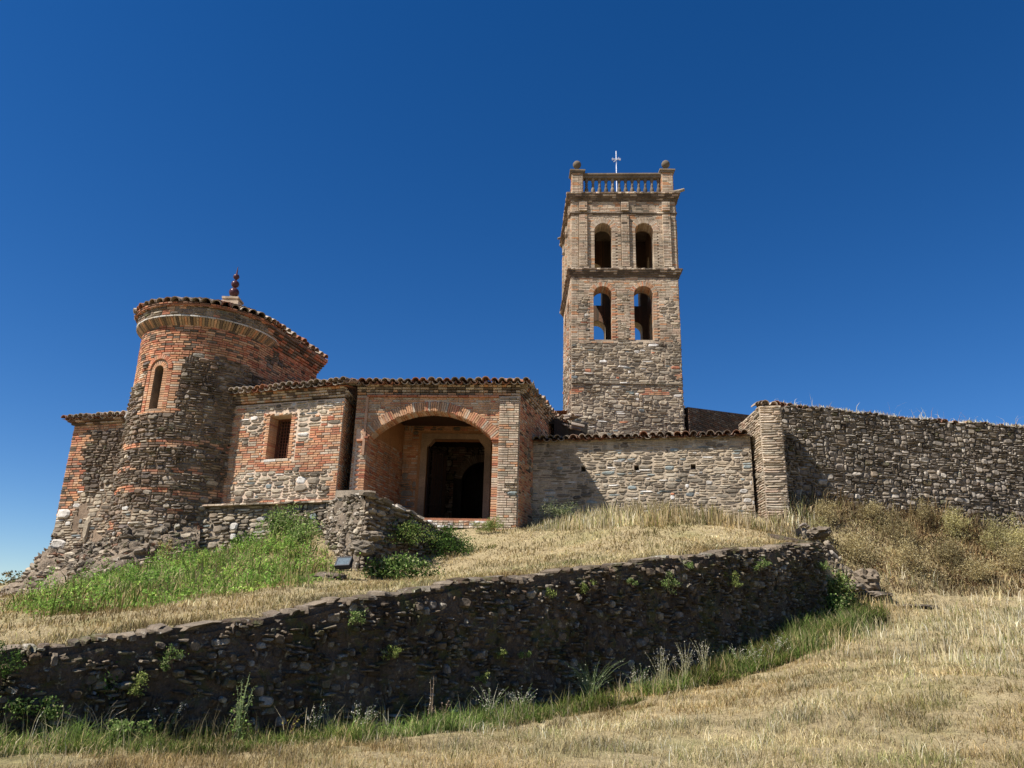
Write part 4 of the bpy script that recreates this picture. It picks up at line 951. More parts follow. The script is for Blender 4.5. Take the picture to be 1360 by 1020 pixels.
# ================================================================== ROCKY FOOTING under the apse
RO = thing('rock_footing', 'rough sloping footing of broken rock and rubble below the apse', 'rock', (-12, 21.5, .5))
rob = [(-16.4, 26.5, -.1), (-15.7, 23.9, -.2), (-14.5, 22.3, -.2), (-12.7, 21.3, .0), (-11.2, 20.4, .3), (-9.9, 20.35, .7), (-8.9, 20.9, 1.0), (-8.4, 21.4, 1.1)]
rot_ = [(-14.3, 26.2, 2.0), (-14.2, 24.5, 1.95), (-13.9, 23.95, 1.9), (-12.6, 23.4, 1.85), (-11.75, 22.75, 2.15), (-10.5, 21.55, 2.35), (-9.5, 21.45, 2.45), (-8.62, 21.8, 2.6)]
rop = Patch(rob, rot_, wob=.10)
rough_sheet('rock_face', rop, 0, rop.L, lambda u: 0, lambda u: rop.H, .09, 34, .09, 'rock', RO, d=-.02, seed=3.0)
face(RO, rop, 0, rop.H, lambda u, v: 'rock', cv=.085, cu=.085, seed=451, warp=.05, d0=-.08, skip=lambda u, v: sn(u * 1.3, v * 1.6, 4) > (.62 if u > 5.5 else .45))

# ------------------------------------------------------------------ lay out the pieces
def finish_pieces():
    for (th, nm), L in PIECES.items():
        L.sort(key=lambda t: -t[3])
        for M, sh, mt, sz in L[:300]:
            o = bpy.data.objects.new(nm, lib_mesh(sh, mt)); COL.objects.link(o); o.parent = th
            mw = Matrix([[float(M[i, 0]), float(M[i, 1]), float(M[i, 2]), float(M[i, 3])] for i in range(3)] + [[0, 0, 0, 1]])
            o.matrix_parent_inverse = th.matrix_world.inverted(); o.matrix_basis = mw
        rest = L[300:]
        if not rest: continue
        mats = sorted(set(t[2] for t in rest)); by = {}
        for t in rest: by.setdefault((t[1], t[2]), []).append(t[0])
        Vs = []; F = {}; MI = {}; off = 0
        for (sh, mt), Ms in by.items():
            V, q, n = SHAPES[sh]; A = np.array(Ms); k = len(V)
            W = np.einsum('nij,vj->nvi', A[:, :, :3], V) + A[:, None, :, 3]
            Vs.append(W.reshape(-1, 3)); o = off + np.arange(len(Ms))[:, None, None] * k
            for f in (q, n):
                if len(f):
                    F.setdefault(f.shape[1], []).append((f[None] + o).reshape(-1, f.shape[1])); MI.setdefault(f.shape[1], []).append(np.full(len(f) * len(Ms), mats.index(mt)))
            off += k * len(Ms)
        ks = sorted(F); faces = [np.concatenate(F[k]) for k in ks]; mi = np.concatenate([np.concatenate(MI[k]) for k in ks])
        name = {'brick': 'brickwork', 'stone': 'stonework', 'roof_tile': 'roof_tiling'}[nm]
        link(name, mesh_np(name, np.concatenate(Vs), faces, mats, midx=mi), th, 'stuff')

# ================================================================== PLANTS
def norm(a): return a / (np.linalg.norm(a, axis=-1, keepdims=True) + 1e-9)
def palette(n, cols, g, jit=.18):
    c = np.array([x[:3] for x in cols]); w = np.array([x[3] if len(x) > 3 else 1 for x in cols], float)
    k = g.choice(len(cols), n, p=w / w.sum()); return np.clip(c[k] * (1 + g.normal(0, jit, (n, 1))), .005, .9)
def blade_arrays(P, h, w, lean, g, az=None):
    n = len(P); a = g.uniform(0, 2 * np.pi, n) if az is None else az; f = g.uniform(0, 2 * np.pi, n)
    L = np.column_stack([np.cos(a), np.sin(a), np.zeros(n)]); S = np.column_stack([np.cos(f), np.sin(f), np.zeros(n)])
    h = h[:, None]; w = w[:, None] / 2; lean = lean[:, None]; up = np.array([0, 0, 1.0])
    m1 = P + up * h * .55 + L * h * lean * .35; tip = P + up * h * np.clip(1 - lean * .35, .3, 1) + L * h * lean
    V = np.stack([P - S * w, P + S * w, m1 - S * w * .8, m1 + S * w * .8, tip], 1).reshape(-1, 3)
    o = np.arange(n)[:, None] * 5
    return V, np.array([[0, 1, 3, 2]]) + o, np.array([[2, 3, 4]]) + o
def leaf_arrays(C, size, g, droop=.0, asp=.55):
    n = len(C); d = norm(g.normal(size=(n, 3)) + np.array([0, 0, .25])); t = norm(np.cross(d, g.normal(size=(n, 3)))); size = size[:, None] if hasattr(size, 'shape') else size
    V = np.stack([C - d * size * .5, C + t * size * asp * .5, C + d * size * .5, C - t * size * asp * .5], 1).reshape(-1, 3)
    return V, np.arange(n)[:, None] * 4 + np.array([[0, 1, 2, 3]])
def in_view(P, mx=1.12, my=.58, zmax=60):
    f = P @ np.array(_F); return (f > 1) & (np.abs(P @ np.array(_cx)) < f * mx) & (np.abs(P @ np.array(_cy)) < f * my) & (f < zmax)
def sq(x, y): return (x - A0[0]) * WD[0] + (y - A0[1]) * WD[1], (x - A0[0]) * WN[0] + (y - A0[1]) * WN[1]
def scatter_noise(x, y, f=1.0, s=0.0): return (np.sin(x * 2.3 * f + s + 1.7 * np.sin(y * 1.9 * f)) + np.sin(y * 3.1 * f - s + 1.3 * np.sin(x * 2.7 * f)) + .7 * np.sin((x + y) * 6.3 * f + 2 * np.sin((x - y) * 4.1 * f))) / 2.7
def grass(name, label, n, sampler, hfun, wid, cols, seed, lean=(.1, .6), keep=None, cat='grass', mat='grass_blades', green=None, jit=.18):
    g = np.random.default_rng(seed); x, y = sampler(g, n); z = Hf(x, y) - .01; P = np.column_stack([x, y, z])
    ok = in_view(P + np.array([0, 0, .1]))
    if keep is not None: ok &= keep(x, y, g)
    P = P[ok]; n = len(P); x, y = P[:, 0], P[:, 1]; h = hfun(x, y, g); D = np.linalg.norm(P, axis=1)
    V, q, t = blade_arrays(P, h, wid * g.uniform(.6, 1.3, n) * np.clip(D / 9, .8, 2.2), g.uniform(*lean, n), g)
    c = palette(n, cols, g, jit)
    if green is not None:
        k = np.clip(green(x, y), 0, 1)[:, None] * (g.random((n, 1)) < .85); c = c * (1 - k) + palette(n, [(.19, .21, .07), (.25, .26, .09), (.14, .16, .05)], g) * k
    c *= (.80 + .38 * scatter_noise(x, y, .8, 4))[:, None]; lp = lowpatch(x, y); c = c * (1 - .85 * lp) + c * np.array([.74, .63, .52]) * .85 * lp
    o = link(name, mesh_np(name, V, [q, t], [mat], col=np.repeat(c, 5, 0)), None, 'stuff'); o['label'] = label; o['category'] = cat; return o
def lowpatch(x, y): return np.clip(.5 + .9 * scatter_noise(x, y, .33, 11) + .4 * scatter_noise(x, y, 1.3, 3), 0, 1)[:, None]
STRAW = [(.60, .50, .27, 4), (.48, .385, .195, 4), (.72, .63, .40, 2.5), (.32, .235, .12, 1.5), (.32, .30, .12, 2)]
PALE = [(.66, .58, .36, 4), (.58, .49, .28, 3), (.76, .70, .52, 2), (.38, .38, .16, 1.5)]
BROWN = [(.27, .19, .105, 3), (.40, .31, .17, 3), (.15, .10, .06, 3), (.56, .47, .29, 1.5), (.24, .22, .09, 1.5)]
def wedge(y0, y1, p=1.0, x0=-1.1, x1=1.15):
    def f(g, n): y = y0 + (y1 - y0) * g.random(n) ** p; return (x0 + (x1 - x0) * g.random(n)) * y, y
    return f
def strip(s0, s1, q0, q1, p=1.0):
    def f(g, n):
        s = g.uniform(s0, s1, n); q = q0 + (q1 - q0) * g.random(n) ** p; return A0[0] + WD[0] * s + WN[0] * q, A0[1] + WD[1] * s + WN[1] * q
    return f
def below(x, y, g):
    s, q = sq(x, y); bare = g.random(len(x)) < np.clip(.62 + .75 * scatter_noise(x, y, 1.7, 15) + .45 * scatter_noise(x, y, 5.3, 3), .10, 1); return bare & ((q < -.12) | (s > 15.4)) & (y < 19.5)
def hshort(a, b, f=1.0):
    return lambda x, y, g: g.uniform(a, b, len(x)) ** 1.0 * (1 + .55 * scatter_noise(x, y, f) + .4 * scatter_noise(x, y, f * 4.3, 7)) 
grass('meadow_grass', 'short dry straw-coloured meadow grass in front of the retaining wall', 430000, wedge(5.6, 20, 1.35), hshort(.025, .11), .0065, STRAW, 1, lean=(.2, 1.1), keep=below, green=lambda x, y: (scatter_noise(x, y, .55, 2) - .35) * 1.6)
grass('flattened_straw', 'flattened dry straw lying across the meadow', 85000, wedge(5.6, 18, 1.4), lambda x, y, g: g.uniform(.012, .04, len(x)), .0055, [(.64, .54, .30, 3), (.50, .40, .20, 3), (.36, .29, .13, 2)], 14, lean=(1.6, 4.5), keep=below)
def tuftpos(g, n):
    k = 1300; cy = 5.8 + 13 * g.random(k) ** 1.1; cx = (-1.0 + 2.1 * g.random(k)) * cy; i = g.integers(0, k, n); r = g.uniform(.03, .16, k)[i]
    return cx[i] + g.normal(0, 1, n) * r, cy[i] + g.normal(0, 1, n) * r
grass('meadow_tufts', 'paler and greener tufts scattered through the short meadow grass', 74000, tuftpos, lambda x, y, g: g.uniform(.06, .19, len(x)), .006, PALE + [(.26, .28, .10, 3)], 12, lean=(.1, .9), keep=below)
def tallkeep(x, y, g):
    s, q = sq(x, y); return below(x, y, g) & (((s > 12.5) & (q > -3.2)) | (q > -.9 - .3 * np.sin(s * 3)) | (x > 5.8)) & (g.random(len(x)) < .25 + .75 * (scatter_noise(x, y, 1.1, 6) > -.1))
grass('tall_meadow_grass', 'tall pale seeding grass along the foot of the slope', 66000, wedge(8, 19.3, .8), hshort(.14, .34), .007, PALE, 2, lean=(.1, .5), keep=tallkeep, green=lambda x, y: (1.1 - np.abs(sq(x, y)[1] + .55) * 1.5) * (sq(x, y)[0] < 15.4))
FOOTG = [(.15, .23, .055, 4), (.22, .31, .08, 3), (.09, .14, .035, 2), (.46, .40, .20, 2)]
grass('wall_foot_weeds', 'green grass and weeds along the foot of the retaining wall', 40000, strip(-1, 15.4, -1.05, -.05, 1.4), lambda x, y, g: g.uniform(.05, .24, len(x)) * (1 + .8 * scatter_noise(x, y, 1.7, 3)) * (1 + .4 * sm(sq(x, y)[0], 10, 13)), .008, FOOTG, 3, lean=(.1, 1.0), keep=lambda x, y, g: scatter_noise(x, y, 1.3, 1) + .5 * scatter_noise(x, y, 3.1, 5) > -.38)
grass('green_bank_grass', 'lush green grass at the far end of the retaining wall', 12000, strip(10.2, 15.8, -1.5, -.1, 1.0), lambda x, y, g: g.uniform(.12, .42, len(x)) * (1 + .5 * scatter_noise(x, y, 1.9, 3)), .008, [(.13, .19, .05, 4), (.20, .26, .08, 3), (.46, .40, .20, 3)], 4, lean=(.1, .6), keep=lambda x, y, g: (scatter_noise(x, y, 1.1, 1) > -.2) & (sq(x, y)[1] > -1.4 + .3 * np.abs(sq(x, y)[0] - 13.2) + g.normal(0, .2, len(x))))
grass('seeding_grass', 'sparse thin seeding stalks standing along the foot of the retaining wall', 1500, strip(0, 16.5, -1.3, -.1), lambda x, y, g: g.uniform(.15, .50, len(x)), .0045, [(.55, .50, .33, 3), (.30, .33, .15, 3), (.7, .66, .5, 1)], 13, lean=(.05, .5), keep=lambda x, y, g: scatter_noise(x, y, 1.2, 2) > -.1)
def upper(x, y, g):
    s, q = sq(x, y); ok = (q > .30) & (s < 15.6)
    ok &= ~((x > -5.0) & (x < -.9) & (y > 17.8 + np.abs(x + 3.1) * .8)); ok &= y < np.where(x < -4.5, 21.5 , np.where(x < .3, 20.9 - (x + 4.5) * .0, 22.3 - (x - .66) * .234))
    return ok
grass('terrace_grass', 'short dry grass on the terrace between church and retaining wall', 125000, strip(-11, 15.4, .25, 17, 1.3), hshort(.03, .12), .009, STRAW, 5, lean=(.2, 1.0), keep=upper, green=lambda x, y: (scatter_noise(x, y, .6, 2) - .2) * 1.3)
grass('tall_terrace_grass', 'tall straw-coloured grass standing below the tiled aisle wall', 15000, lambda g, n: (g.uniform(.5, 8.0, n), g.uniform(17.6, 22.2, n)), lambda x, y, g: g.uniform(.08, .56, len(x)) * sm(x, -.6, 2.6) * (1 + .3 * scatter_noise(x, y, 1.9, 2)), .008, PALE + [(.20, .24, .07, 1.2)], 6, lean=(.05, .4), keep=lambda x, y, g: (sq(x, y)[1] > .5) & (y < 22.2 - (x - .66) * .234) & (y > 20.6 - x * .42) & (scatter_noise(x, y, .8, 5) > -.5))
grass('ledge_grass', 'dry grass tufts fringing the top of the retaining wall', 9000, strip(-2, 15, .2, .75), hshort(.05, .16), .008, STRAW, 7, lean=(.3, 1.0))
def bankk(x, y, g):
    return (y < 21.1 + (x - 7.42) * .087) & (y > 18.2 + np.clip(x - 9, 0, 9) * .05) & (x > 6.9) & (scatter_noise(x, y, .9, 9) > -.75)
grass('bank_brush', 'tangled brown dry weeds covering the bank under the boundary wall', 26000, lambda g, n: (g.uniform(6.9, 18.5, n), 18.3 + 4.8 * g.random(n)), lambda x, y, g: g.uniform(.08, .30, len(x)) * (1 + 1.2 * np.maximum(0, scatter_noise(x, y, .9, 3))) * (.7 + 1.5 * sm(y - .08 * (x - 8), 20.0, 21.0)), .011, BROWN, 8, lean=(.1, 1.0), keep=bankk, jit=.3)
g9 = np.random.default_rng(9)    # sprigs along the crest of the boundary wall
n = 4200; u = g9.uniform(.1, bwf.L, n); P = np.array([bwf(a, bt(a) + .02, d) for a, d in zip(u, g9.uniform(-.5, .05, n))]); h = g9.uniform(.03, .11, n); h[::60] *= 4.8
V, q, t = blade_arrays(P, h * 1.25, np.full(n, .012), g9.uniform(.1, 1.0, n), g9)
o = link('wall_top_grass', mesh_np('wall_top_grass', V, [q, t], ['grass_blades'], col=np.repeat(palette(n, PALE + [(.35, .22, .14, 3)], g9), 5, 0)), None, 'stuff'); o['label'] = 'thin dry grass growing along the crest of the boundary wall'; o['category'] = 'grass'

def bush(name, label, cat, c, rad, n, size, cols, seed, stems=6, group=None, asp=.55, flat=.0):
    g = np.random.default_rng(seed); c = np.array(c, float); rad = np.array(rad, float)
    th = thing(name, label, cat, tuple(c - np.array([0, 0, rad[2] * .9])), group)
    k = max(5, int(n / 60)); cc = norm(g.normal(size=(k, 3))) * g.uniform(.25, .95, (k, 1)); rr = g.uniform(.18, .42, k)
    i = g.integers(0, k, n); p = cc[i] + g.normal(size=(n, 3)) * rr[i][:, None] * .55
    p = p[np.linalg.norm(p, axis=1) < 1.25]; n = len(p); P = c + p * rad
    V, q = leaf_arrays(P, size * g.uniform(.6, 1.4, n), g, asp=asp)
    col = palette(n, cols, g, .2); link('foliage', mesh_np('foliage', V, [q], ['leaves'], col=np.repeat(col, 4, 0)), th)
    if stems:
        m = MB()
        for j in range(stems):
            e = c + cc[j % k] * rad * .95; b = c + np.array([g.uniform(-.15, .15) * rad[0], g.uniform(-.15, .15) * rad[1], -rad[2]]); md = (b + e) / 2 + g.normal(size=3) * .1 * rad
            r0 = max(.004, rad[2] * .02); m.tube([b, md, e], [r0, r0 * .7, r0 * .3], 4)
        m.build('stem', 'wood_dark', th)
    return th
GREEN = [(.17, .25, .07, 4), (.24, .33, .10, 3), (.10, .15, .045, 2.5), (.38, .40, .19, 1.5), (.40, .34, .18, .6)]
OLIVE = [(.33, .265, .12, 4), (.44, .36, .18, 3), (.19, .145, .065, 3), (.56, .48, .28, 2.5)]
DGREEN = [(.05, .09, .025, 4), (.08, .14, .03, 3), (.03, .055, .018, 2), (.14, .2, .05, 1)]
YGREEN = [(.28, .32, .09, 3), (.20, .25, .07, 3), (.38, .40, .15, 1), (.12, .15, .05, 1.5)]
# the green weeds on the terrace: one mass
def weed_mass(name, label, poly, n, hf, size, cols, seed):
    g = np.random.default_rng(seed); poly = np.array(poly, float); lo, hi = poly.min(0), poly.max(0); X = lo + (hi - lo) * g.random((n * 3, 2)); ins = np.zeros(len(X), bool)
    for i in range(len(poly)):
        a, b = poly[i], poly[i - 1]; cnd = ((a[1] > X[:, 1]) != (b[1] > X[:, 1])) & (X[:, 0] < (b[0] - a[0]) * (X[:, 1] - a[1]) / (b[1] - a[1] + 1e-12) + a[0]); ins ^= cnd
    X = X[ins][:n]; X = X + g.normal(0, .22, X.shape); nz = scatter_noise(X[:, 0], X[:, 1], 1.3, seed); thr = -.25 + .35 * np.sin(X[:, 0] * 7.1) * np.sin(X[:, 1] * 6.3); kk = nz > thr; X = X[kk]; nz = nz[kk]; n = len(X)
    top = hf(X[:, 0], X[:, 1]) * (.65 + .5 * nz); z = Hf(X[:, 0], X[:, 1]) + top * g.random(n) ** .6
    C = np.column_stack([X, z]); V, q = leaf_arrays(C, size * g.uniform(.5, 1.4, n), g, asp=.5); col = palette(n, cols, g, .22); pn = scatter_noise(X[:, 0], X[:, 1], .7, 21)[:, None]; col = col * (1 + .30 * pn) * (1 + np.array([.5, .18, .1]) * np.maximum(0, scatter_noise(X[:, 0], X[:, 1], 1.1, 33))[:, None])
    o = link(name, mesh_np(name, V, [q], ['leaves'], col=np.repeat(col, 4, 0)), None, 'stuff'); o['label'] = label; o['category'] = 'weeds'
def lump(x, y, f, sd): return np.maximum(0, scatter_noise(x, y, f, sd)) + .5 * np.maximum(0, scatter_noise(x, y, f * 2.3, sd + 2))
WPOLY = [(-6.6, 11.6), (-5.4, 12.6), (-4.7, 14.0), (-4.0, 15.5), (-3.6, 16.3), (-3.7, 16.9), (-4.3, 17.9), (-5.2, 19.3), (-5.9, 20.7), (-8.4, 21.2), (-9.6, 20.0), (-9.4, 17), (-8.2, 13.6)]
weed_mass('green_weeds', 'bright green leafy weeds spreading below the podium wall', WPOLY, 56000, lambda x, y: (.05 + .46 * lump(x, y, 1.3, 3)) * (1 + .06 * (y - 12)), .05, [(.18, .32, .06, 4), (.26, .42, .09, 4), (.11, .18, .04, 2), (.42, .44, .2, .7)], 61)
def inpoly(x, y, poly):
    ins = np.zeros(len(x), bool); p = np.array(poly, float)
    for i in range(len(p)):
        a, b = p[i], p[i - 1]; ins ^= ((a[1] > y) != (b[1] > y)) & (x < (b[0] - a[0]) * (y - a[1]) / (b[1] - a[1] + 1e-12) + a[0])
    return ins
grass('green_terrace_grass', 'tall green grass standing among the leafy weeds below the apse', 14000, lambda g, n: (g.uniform(-10.5, -3.2, n), g.uniform(10.8, 21.3, n)), lambda x, y, g: g.uniform(.10, .42, len(x)) * (1 + .6 * scatter_noise(x, y, 1.3, 8)), .012, [(.17, .26, .06, 4), (.26, .33, .10, 3), (.50, .42, .22, 4)], 62, lean=(.1, .7), keep=lambda x, y, g: inpoly(x + g.normal(0, .3, len(x)), y + g.normal(0, .4, len(x)), WPOLY) & (scatter_noise(x, y, 1.5, 4) > -.3))
weed_mass('bank_undergrowth', 'lumpy olive and brown undergrowth between the shrubs of the bank', [(7.2, 18.9), (9.0, 18.6), (12.0, 18.9), (16.5, 19.3), (18.5, 19.6), (18.5, 21.9), (14, 21.4), (9.5, 21.0), (7.6, 20.6)], 36000, lambda x, y: .03 + .62 * lump(x, y, 1.1, 5), .05, [(.24, .20, .085, 3), (.36, .29, .14, 3), (.10, .075, .038, 4), (.48, .41, .23, 1.3), (.20, .125, .07, 3)], 63)
def at_px(x, y, D):
    dx = x - 680; dy = 510 - y; u = dx * math.cos(ROLL) - dy * math.sin(ROLL); v = dx * math.sin(ROLL) + dy * math.cos(ROLL)
    Y = -v * math.sin(PITCH) + F_PX * math.cos(PITCH); Z = v * math.cos(PITCH) + F_PX * math.sin(PITCH); return np.array((u / Y * D, D, Z / Y * D))
bush('weed_clump', 'tall light green weed clump climbing the podium left of the spur wall', 'weed', (-5.75, 20.35, 2.3), (.75, .35, .62), 3600, .07, GREEN, 71)
bush('weed_clump', 'green weed clump leaning on the sunlit face of the spur wall', 'weed', (-5.05, 19.35, 1.95), (.5, .5, .5), 2400, .06, GREEN, 72)
bush('dark_shrub', 'dark green shrub in the corner below the podium wall', 'shrub', (-7.05, 20.95, 1.75), (.5, .35, .42), 2400, .06, DGREEN, 73)
bush('moss_clump', 'small brown-green clump on the rubble below the apse', 'weed', (-9.1, 20.9, 1.7), (.28, .2, .28), 700, .05, OLIVE, 74)
bush('ivy_shrub', 'dense dark green shrub at the lower end of the spur wall', 'shrub', (-1.5, 19.0, 1.75), (.80, .6, .60), 5200, .05, DGREEN, 75)
bush('ivy_shrub', 'lighter green creeper hanging on the shaded flank of the spur wall', 'creeper', (-2.4, 18.1, 2.05), (.75, .45, .40), 2200, .045, YGREEN + DGREEN, 76)
bush('bramble_patch', 'low green bramble at the foot of the spur wall', 'bramble', (-2.3, 17.0, 1.08), (.85, .35, .34), 3400, .065, DGREEN + GREEN, 77)
bush('grass_tuft', 'pale green tuft beside the porch pillar', 'weed', (-.45, 20.2, 2.45), (.5, .3, .3), 1300, .06, [(.25, .28, .10), (.18, .24, .06)], 78, asp=.2)
bush('shadow_weeds', 'tall grey-green weeds in the shaded corner beside the porch flank', 'weed', (1.35, 21.3, 3.0), (.75, .3, .42), 1600, .06, [(.22, .25, .12), (.10, .14, .05), (.35, .35, .2)], 79, asp=.25)
BANKS = [(1095, 668, 20.3, .55, .35, 'small tawny shrub just right of the buttress'), (1090, 692, 19.7, .5, .35, 'yellow-green shrub at the top of the rock notch'), (1140, 722, 19.6, .85, .5, 'broad olive shrub right of the rock notch'), (1190, 700, 20.4, .7, .5, 'olive shrub halfway up the bank'), (1205, 748, 19.6, .9, .5, 'wide olive brown shrub low on the bank'), (1268, 690, 21.2, .6, .45, 'pale grey-green shrub against the boundary wall'), (1322, 722, 21.0, .7, .55, 'rounded yellow-green shrub near the right picture edge'), (1350, 690, 21.6, .6, .5, 'pale shrub under the boundary wall at the right edge'), (1260, 745, 20.2, .7, .4, 'brown olive shrub in the middle of the bank'), (1300, 770, 19.8, .7, .35, 'low brown shrub at the foot of the bank'), (1155, 665, 21.0, .6, .35, 'dry tawny shrub against the base of the boundary wall'), (1225, 660, 21.4, .5, .5, 'upright dry bush growing up the boundary wall'), (1348, 755, 20.4, .6, .4, 'dark olive shrub at the lower right of the bank')]
for k, (x, y, D, w, h, lb) in enumerate(BANKS):
    D = D - max(0, (x - 1100) / 260); P_ = at_px(x, y, D); P_[2] = float(Hf(P_[0], P_[1])) + h * .75; tn = (1.0, .8, 1.15, .7, 1.05)[k % 5]; bush('bank_shrub', lb, 'shrub', P_, (w * .72, w * .6, h * 1.15), int(5200 * w), .045, [(a * tn, b * tn, c * tn, d) for a, b, c, d in (OLIVE if k not in (1, 5, 6, 7) else [(.46, .41, .18, 3), (.33, .29, .12, 2), (.56, .50, .29, 1)])], 100 + k, stems=10, group='shrubs on the bank below the boundary wall', asp=.3)
WT = [(225, 870, 'feathery green tuft hanging high on the left part of the retaining wall', .16, GREEN), (176, 912, 'yellow-green leafy tuft low on the left of the retaining wall', .16, YGREEN), (6, 880, 'dark bush at the far left end of the retaining wall', .22, DGREEN), (466, 816, 'grey-green tuft under the coping near the floodlight', .16, GREEN), (514, 866, 'thin yellow-green sprig in the middle of the retaining wall', .15, YGREEN), (725, 784, 'small yellow-green tuft under the coping, left of a pair', .11, YGREEN), (773, 779, 'green tuft under the coping, right of a pair', .16, YGREEN), (834, 773, 'small tuft under the coping between two larger ones', .10, GREEN), (881, 776, 'tall green plant rooted under the coping right of centre', .24, GREEN), (908, 752, 'small sprig touching the coping right of centre', .10, GREEN), (966, 768, 'bright green cushion on the right half of the retaining wall', .2, YGREEN), (1004, 752, 'upright green tuft near the right end of the retaining wall', .2, GREEN), (659, 868, 'small yellow-green tuft, upper one of two low on the wall', .10, YGREEN), (632, 897, 'small yellow-green tuft, lower one of two low on the wall', .11, YGREEN), (690, 868, 'dull green sprig just right of two yellow tufts', .09, GREEN), (1088, 752, 'thin green plant at the right corner of the retaining wall', .18, GREEN)]
for k, (x, y, lb, r, cl) in enumerate(WT):
    dx, dz = at_px(x, y, 1)[[0, 2]]; s_ = (dx * A0[1] - A0[0]) / (WD[0] - dx * WD[1]); Y = A0[1] + s_ * WD[1]; c = np.array((dx * Y, Y, dz * Y)) - np.array((WN[0], WN[1], 0)) * .12
    bush('wall_tuft', lb, 'tuft', c, (r, r * .6, r * .9), int(140 + 2300 * r), .028, cl, 140 + k, stems=5, group='green tufts growing out of the retaining wall', asp=.4)
bush('corner_shrub', 'bright green shrub in the notch at the right end of the retaining wall', 'shrub', at_px(1112, 782, 17.3), (.42, .35, .45), 2200, .05, YGREEN + GREEN, 171)
bush('corner_shrub', 'darker green shrub below the bright one at the wall end', 'shrub', at_px(1108, 808, 17.0), (.45, .3, .3), 1600, .05, DGREEN + GREEN, 172)
bush('leafy_weed', 'leafy green weed bush growing among bare twigs at left', 'weed', at_px(140, 915, 8.7), (.26, .2, .30), 1300, .036, GREEN + DGREEN, 173)
bush('leafy_weed', 'green weeds at the foot of the wall below the bare twigs', 'weed', at_px(170, 965, 8.5), (.24, .2, .12), 800, .034, GREEN, 174)
bush('leafy_weed', 'dark weed clump at the foot of the wall, far left', 'weed', at_px(45, 945, 8.1), (.35, .25, .18), 1000, .034, DGREEN + GREEN, 175)
for k, (x, y, lb) in enumerate([(8, 775, 'scrubby brown bush on the skyline at the far left edge'), (28, 778, 'second scrubby bush on the skyline beside the rock footing')]):
    bush('skyline_bush', lb, 'bush', at_px(x, y, 31), (.9, .6, .5), 900, .10, [(.20, .16, .08), (.28, .22, .12), (.10, .12, .05)], 176 + k, stems=8)
def foot(x, D):
    dx = at_px(x, 950, 1)[0]; return np.array((dx * D, D, float(Hf(dx * D, D))))
# single plants standing in front of the wall
def stalks(name, label, cat, base, n, h, spread, cols, seed, seeds=0, seedcol=(.6, .55, .45), r=.004, curve=.3, leaves=0, group=None):
    g = np.random.default_rng(seed); th = thing(name, label, cat, tuple(base), group); m = MB(); tips = []; mids = []
    for k in range(n):
        a = g.uniform(0, 2 * np.pi); hh = h * g.uniform(.55, 1); d = np.array([math.cos(a), math.sin(a), 0]) * spread * g.uniform(.2, 1); b = base + np.array([g.uniform(-.04, .04), g.uniform(-.04, .04), -.02])
        pts = [b + d * (t ** (1 + curve)) * 1.0 + np.array([0, 0, hh * (t - curve * .25 * t ** 3)]) for t in (0, .25, .5, .75, 1)]
        m.tube(pts, [r, r * .85, r * .7, r * .5, r * .25], 4); tips.append(pts[-1]); mids += [pts[2] * (1 - t) + pts[-1] * t for t in g.random(max(1, seeds))]
    me = mesh_np('stalk', np.array(m.v), [np.array(m.q), np.array(m.t)], ['dry_stems'], col=np.tile(np.array(cols[0]), (len(m.v), 1))); link('stalk', me, th)
    if seeds:
        C = np.array(mids) + g.normal(size=(len(mids), 3)) * .012; V, q = leaf_arrays(C, g.uniform(.012, .026, len(C)), g, asp=.6); link('seed_head', mesh_np('seed_head', V, [q], ['leaves'], col=np.tile(np.array(seedcol), (len(V), 1))), th, 'stuff')
    if leaves:
        C = base + g.normal(size=(leaves, 3)) * np.array([spread * .35, spread * .35, h * .18]) + np.array([0, 0, h * .2]); V, q = leaf_arrays(C, g.uniform(.02, .05, leaves), g); link('leaf', mesh_np('leaf', V, [q], ['leaves'], col=np.repeat(palette(leaves, GREEN, g), 4, 0)), th)
    return th
stalks('mullein_stalk', 'tall pale green branching stalk standing alone before the wall at left', 'plant', foot(320, 9.15), 9, .85, .16, [(.25, .30, .14)], 201, seeds=26, seedcol=(.28, .33, .15), r=.006, curve=.5, leaves=240)
stalks('bare_twigs', 'bare grey woody twigs arching against the wall at left', 'dead shrub', foot(135, 8.55), 14, .62, .55, [(.34, .28, .21)], 202, r=.007, curve=.9)
stalks('dry_stems', 'dark dry stems with hooked tips beside the tall green stalk', 'plant', foot(385, 9.6), 9, .5, .3, [(.20, .14, .09)], 203, seeds=4, seedcol=(.5, .45, .1), r=.004, curve=.8)
stalks('rush_clump', 'fan of long green rush stems at the middle of the wall foot', 'rush', foot(785, 12.5), 60, .85, .62, [(.20, .26, .11)], 204, seeds=2, seedcol=(.5, .5, .35), r=.0032, curve=.7)
stalks('thin_stalk', 'single thin pale stalk with a seed tip near the centre', 'plant', foot(570, 10.3), 3, .72, .05, [(.50, .36, .24)], 205, seeds=7, r=.004)
stalks('thin_stalk', 'pinkish dry stalk just right of the thin pale one', 'plant', foot(588, 10.4), 4, .5, .16, [(.42, .26, .18)], 206, seeds=9, seedcol=(.6, .42, .34), r=.003)
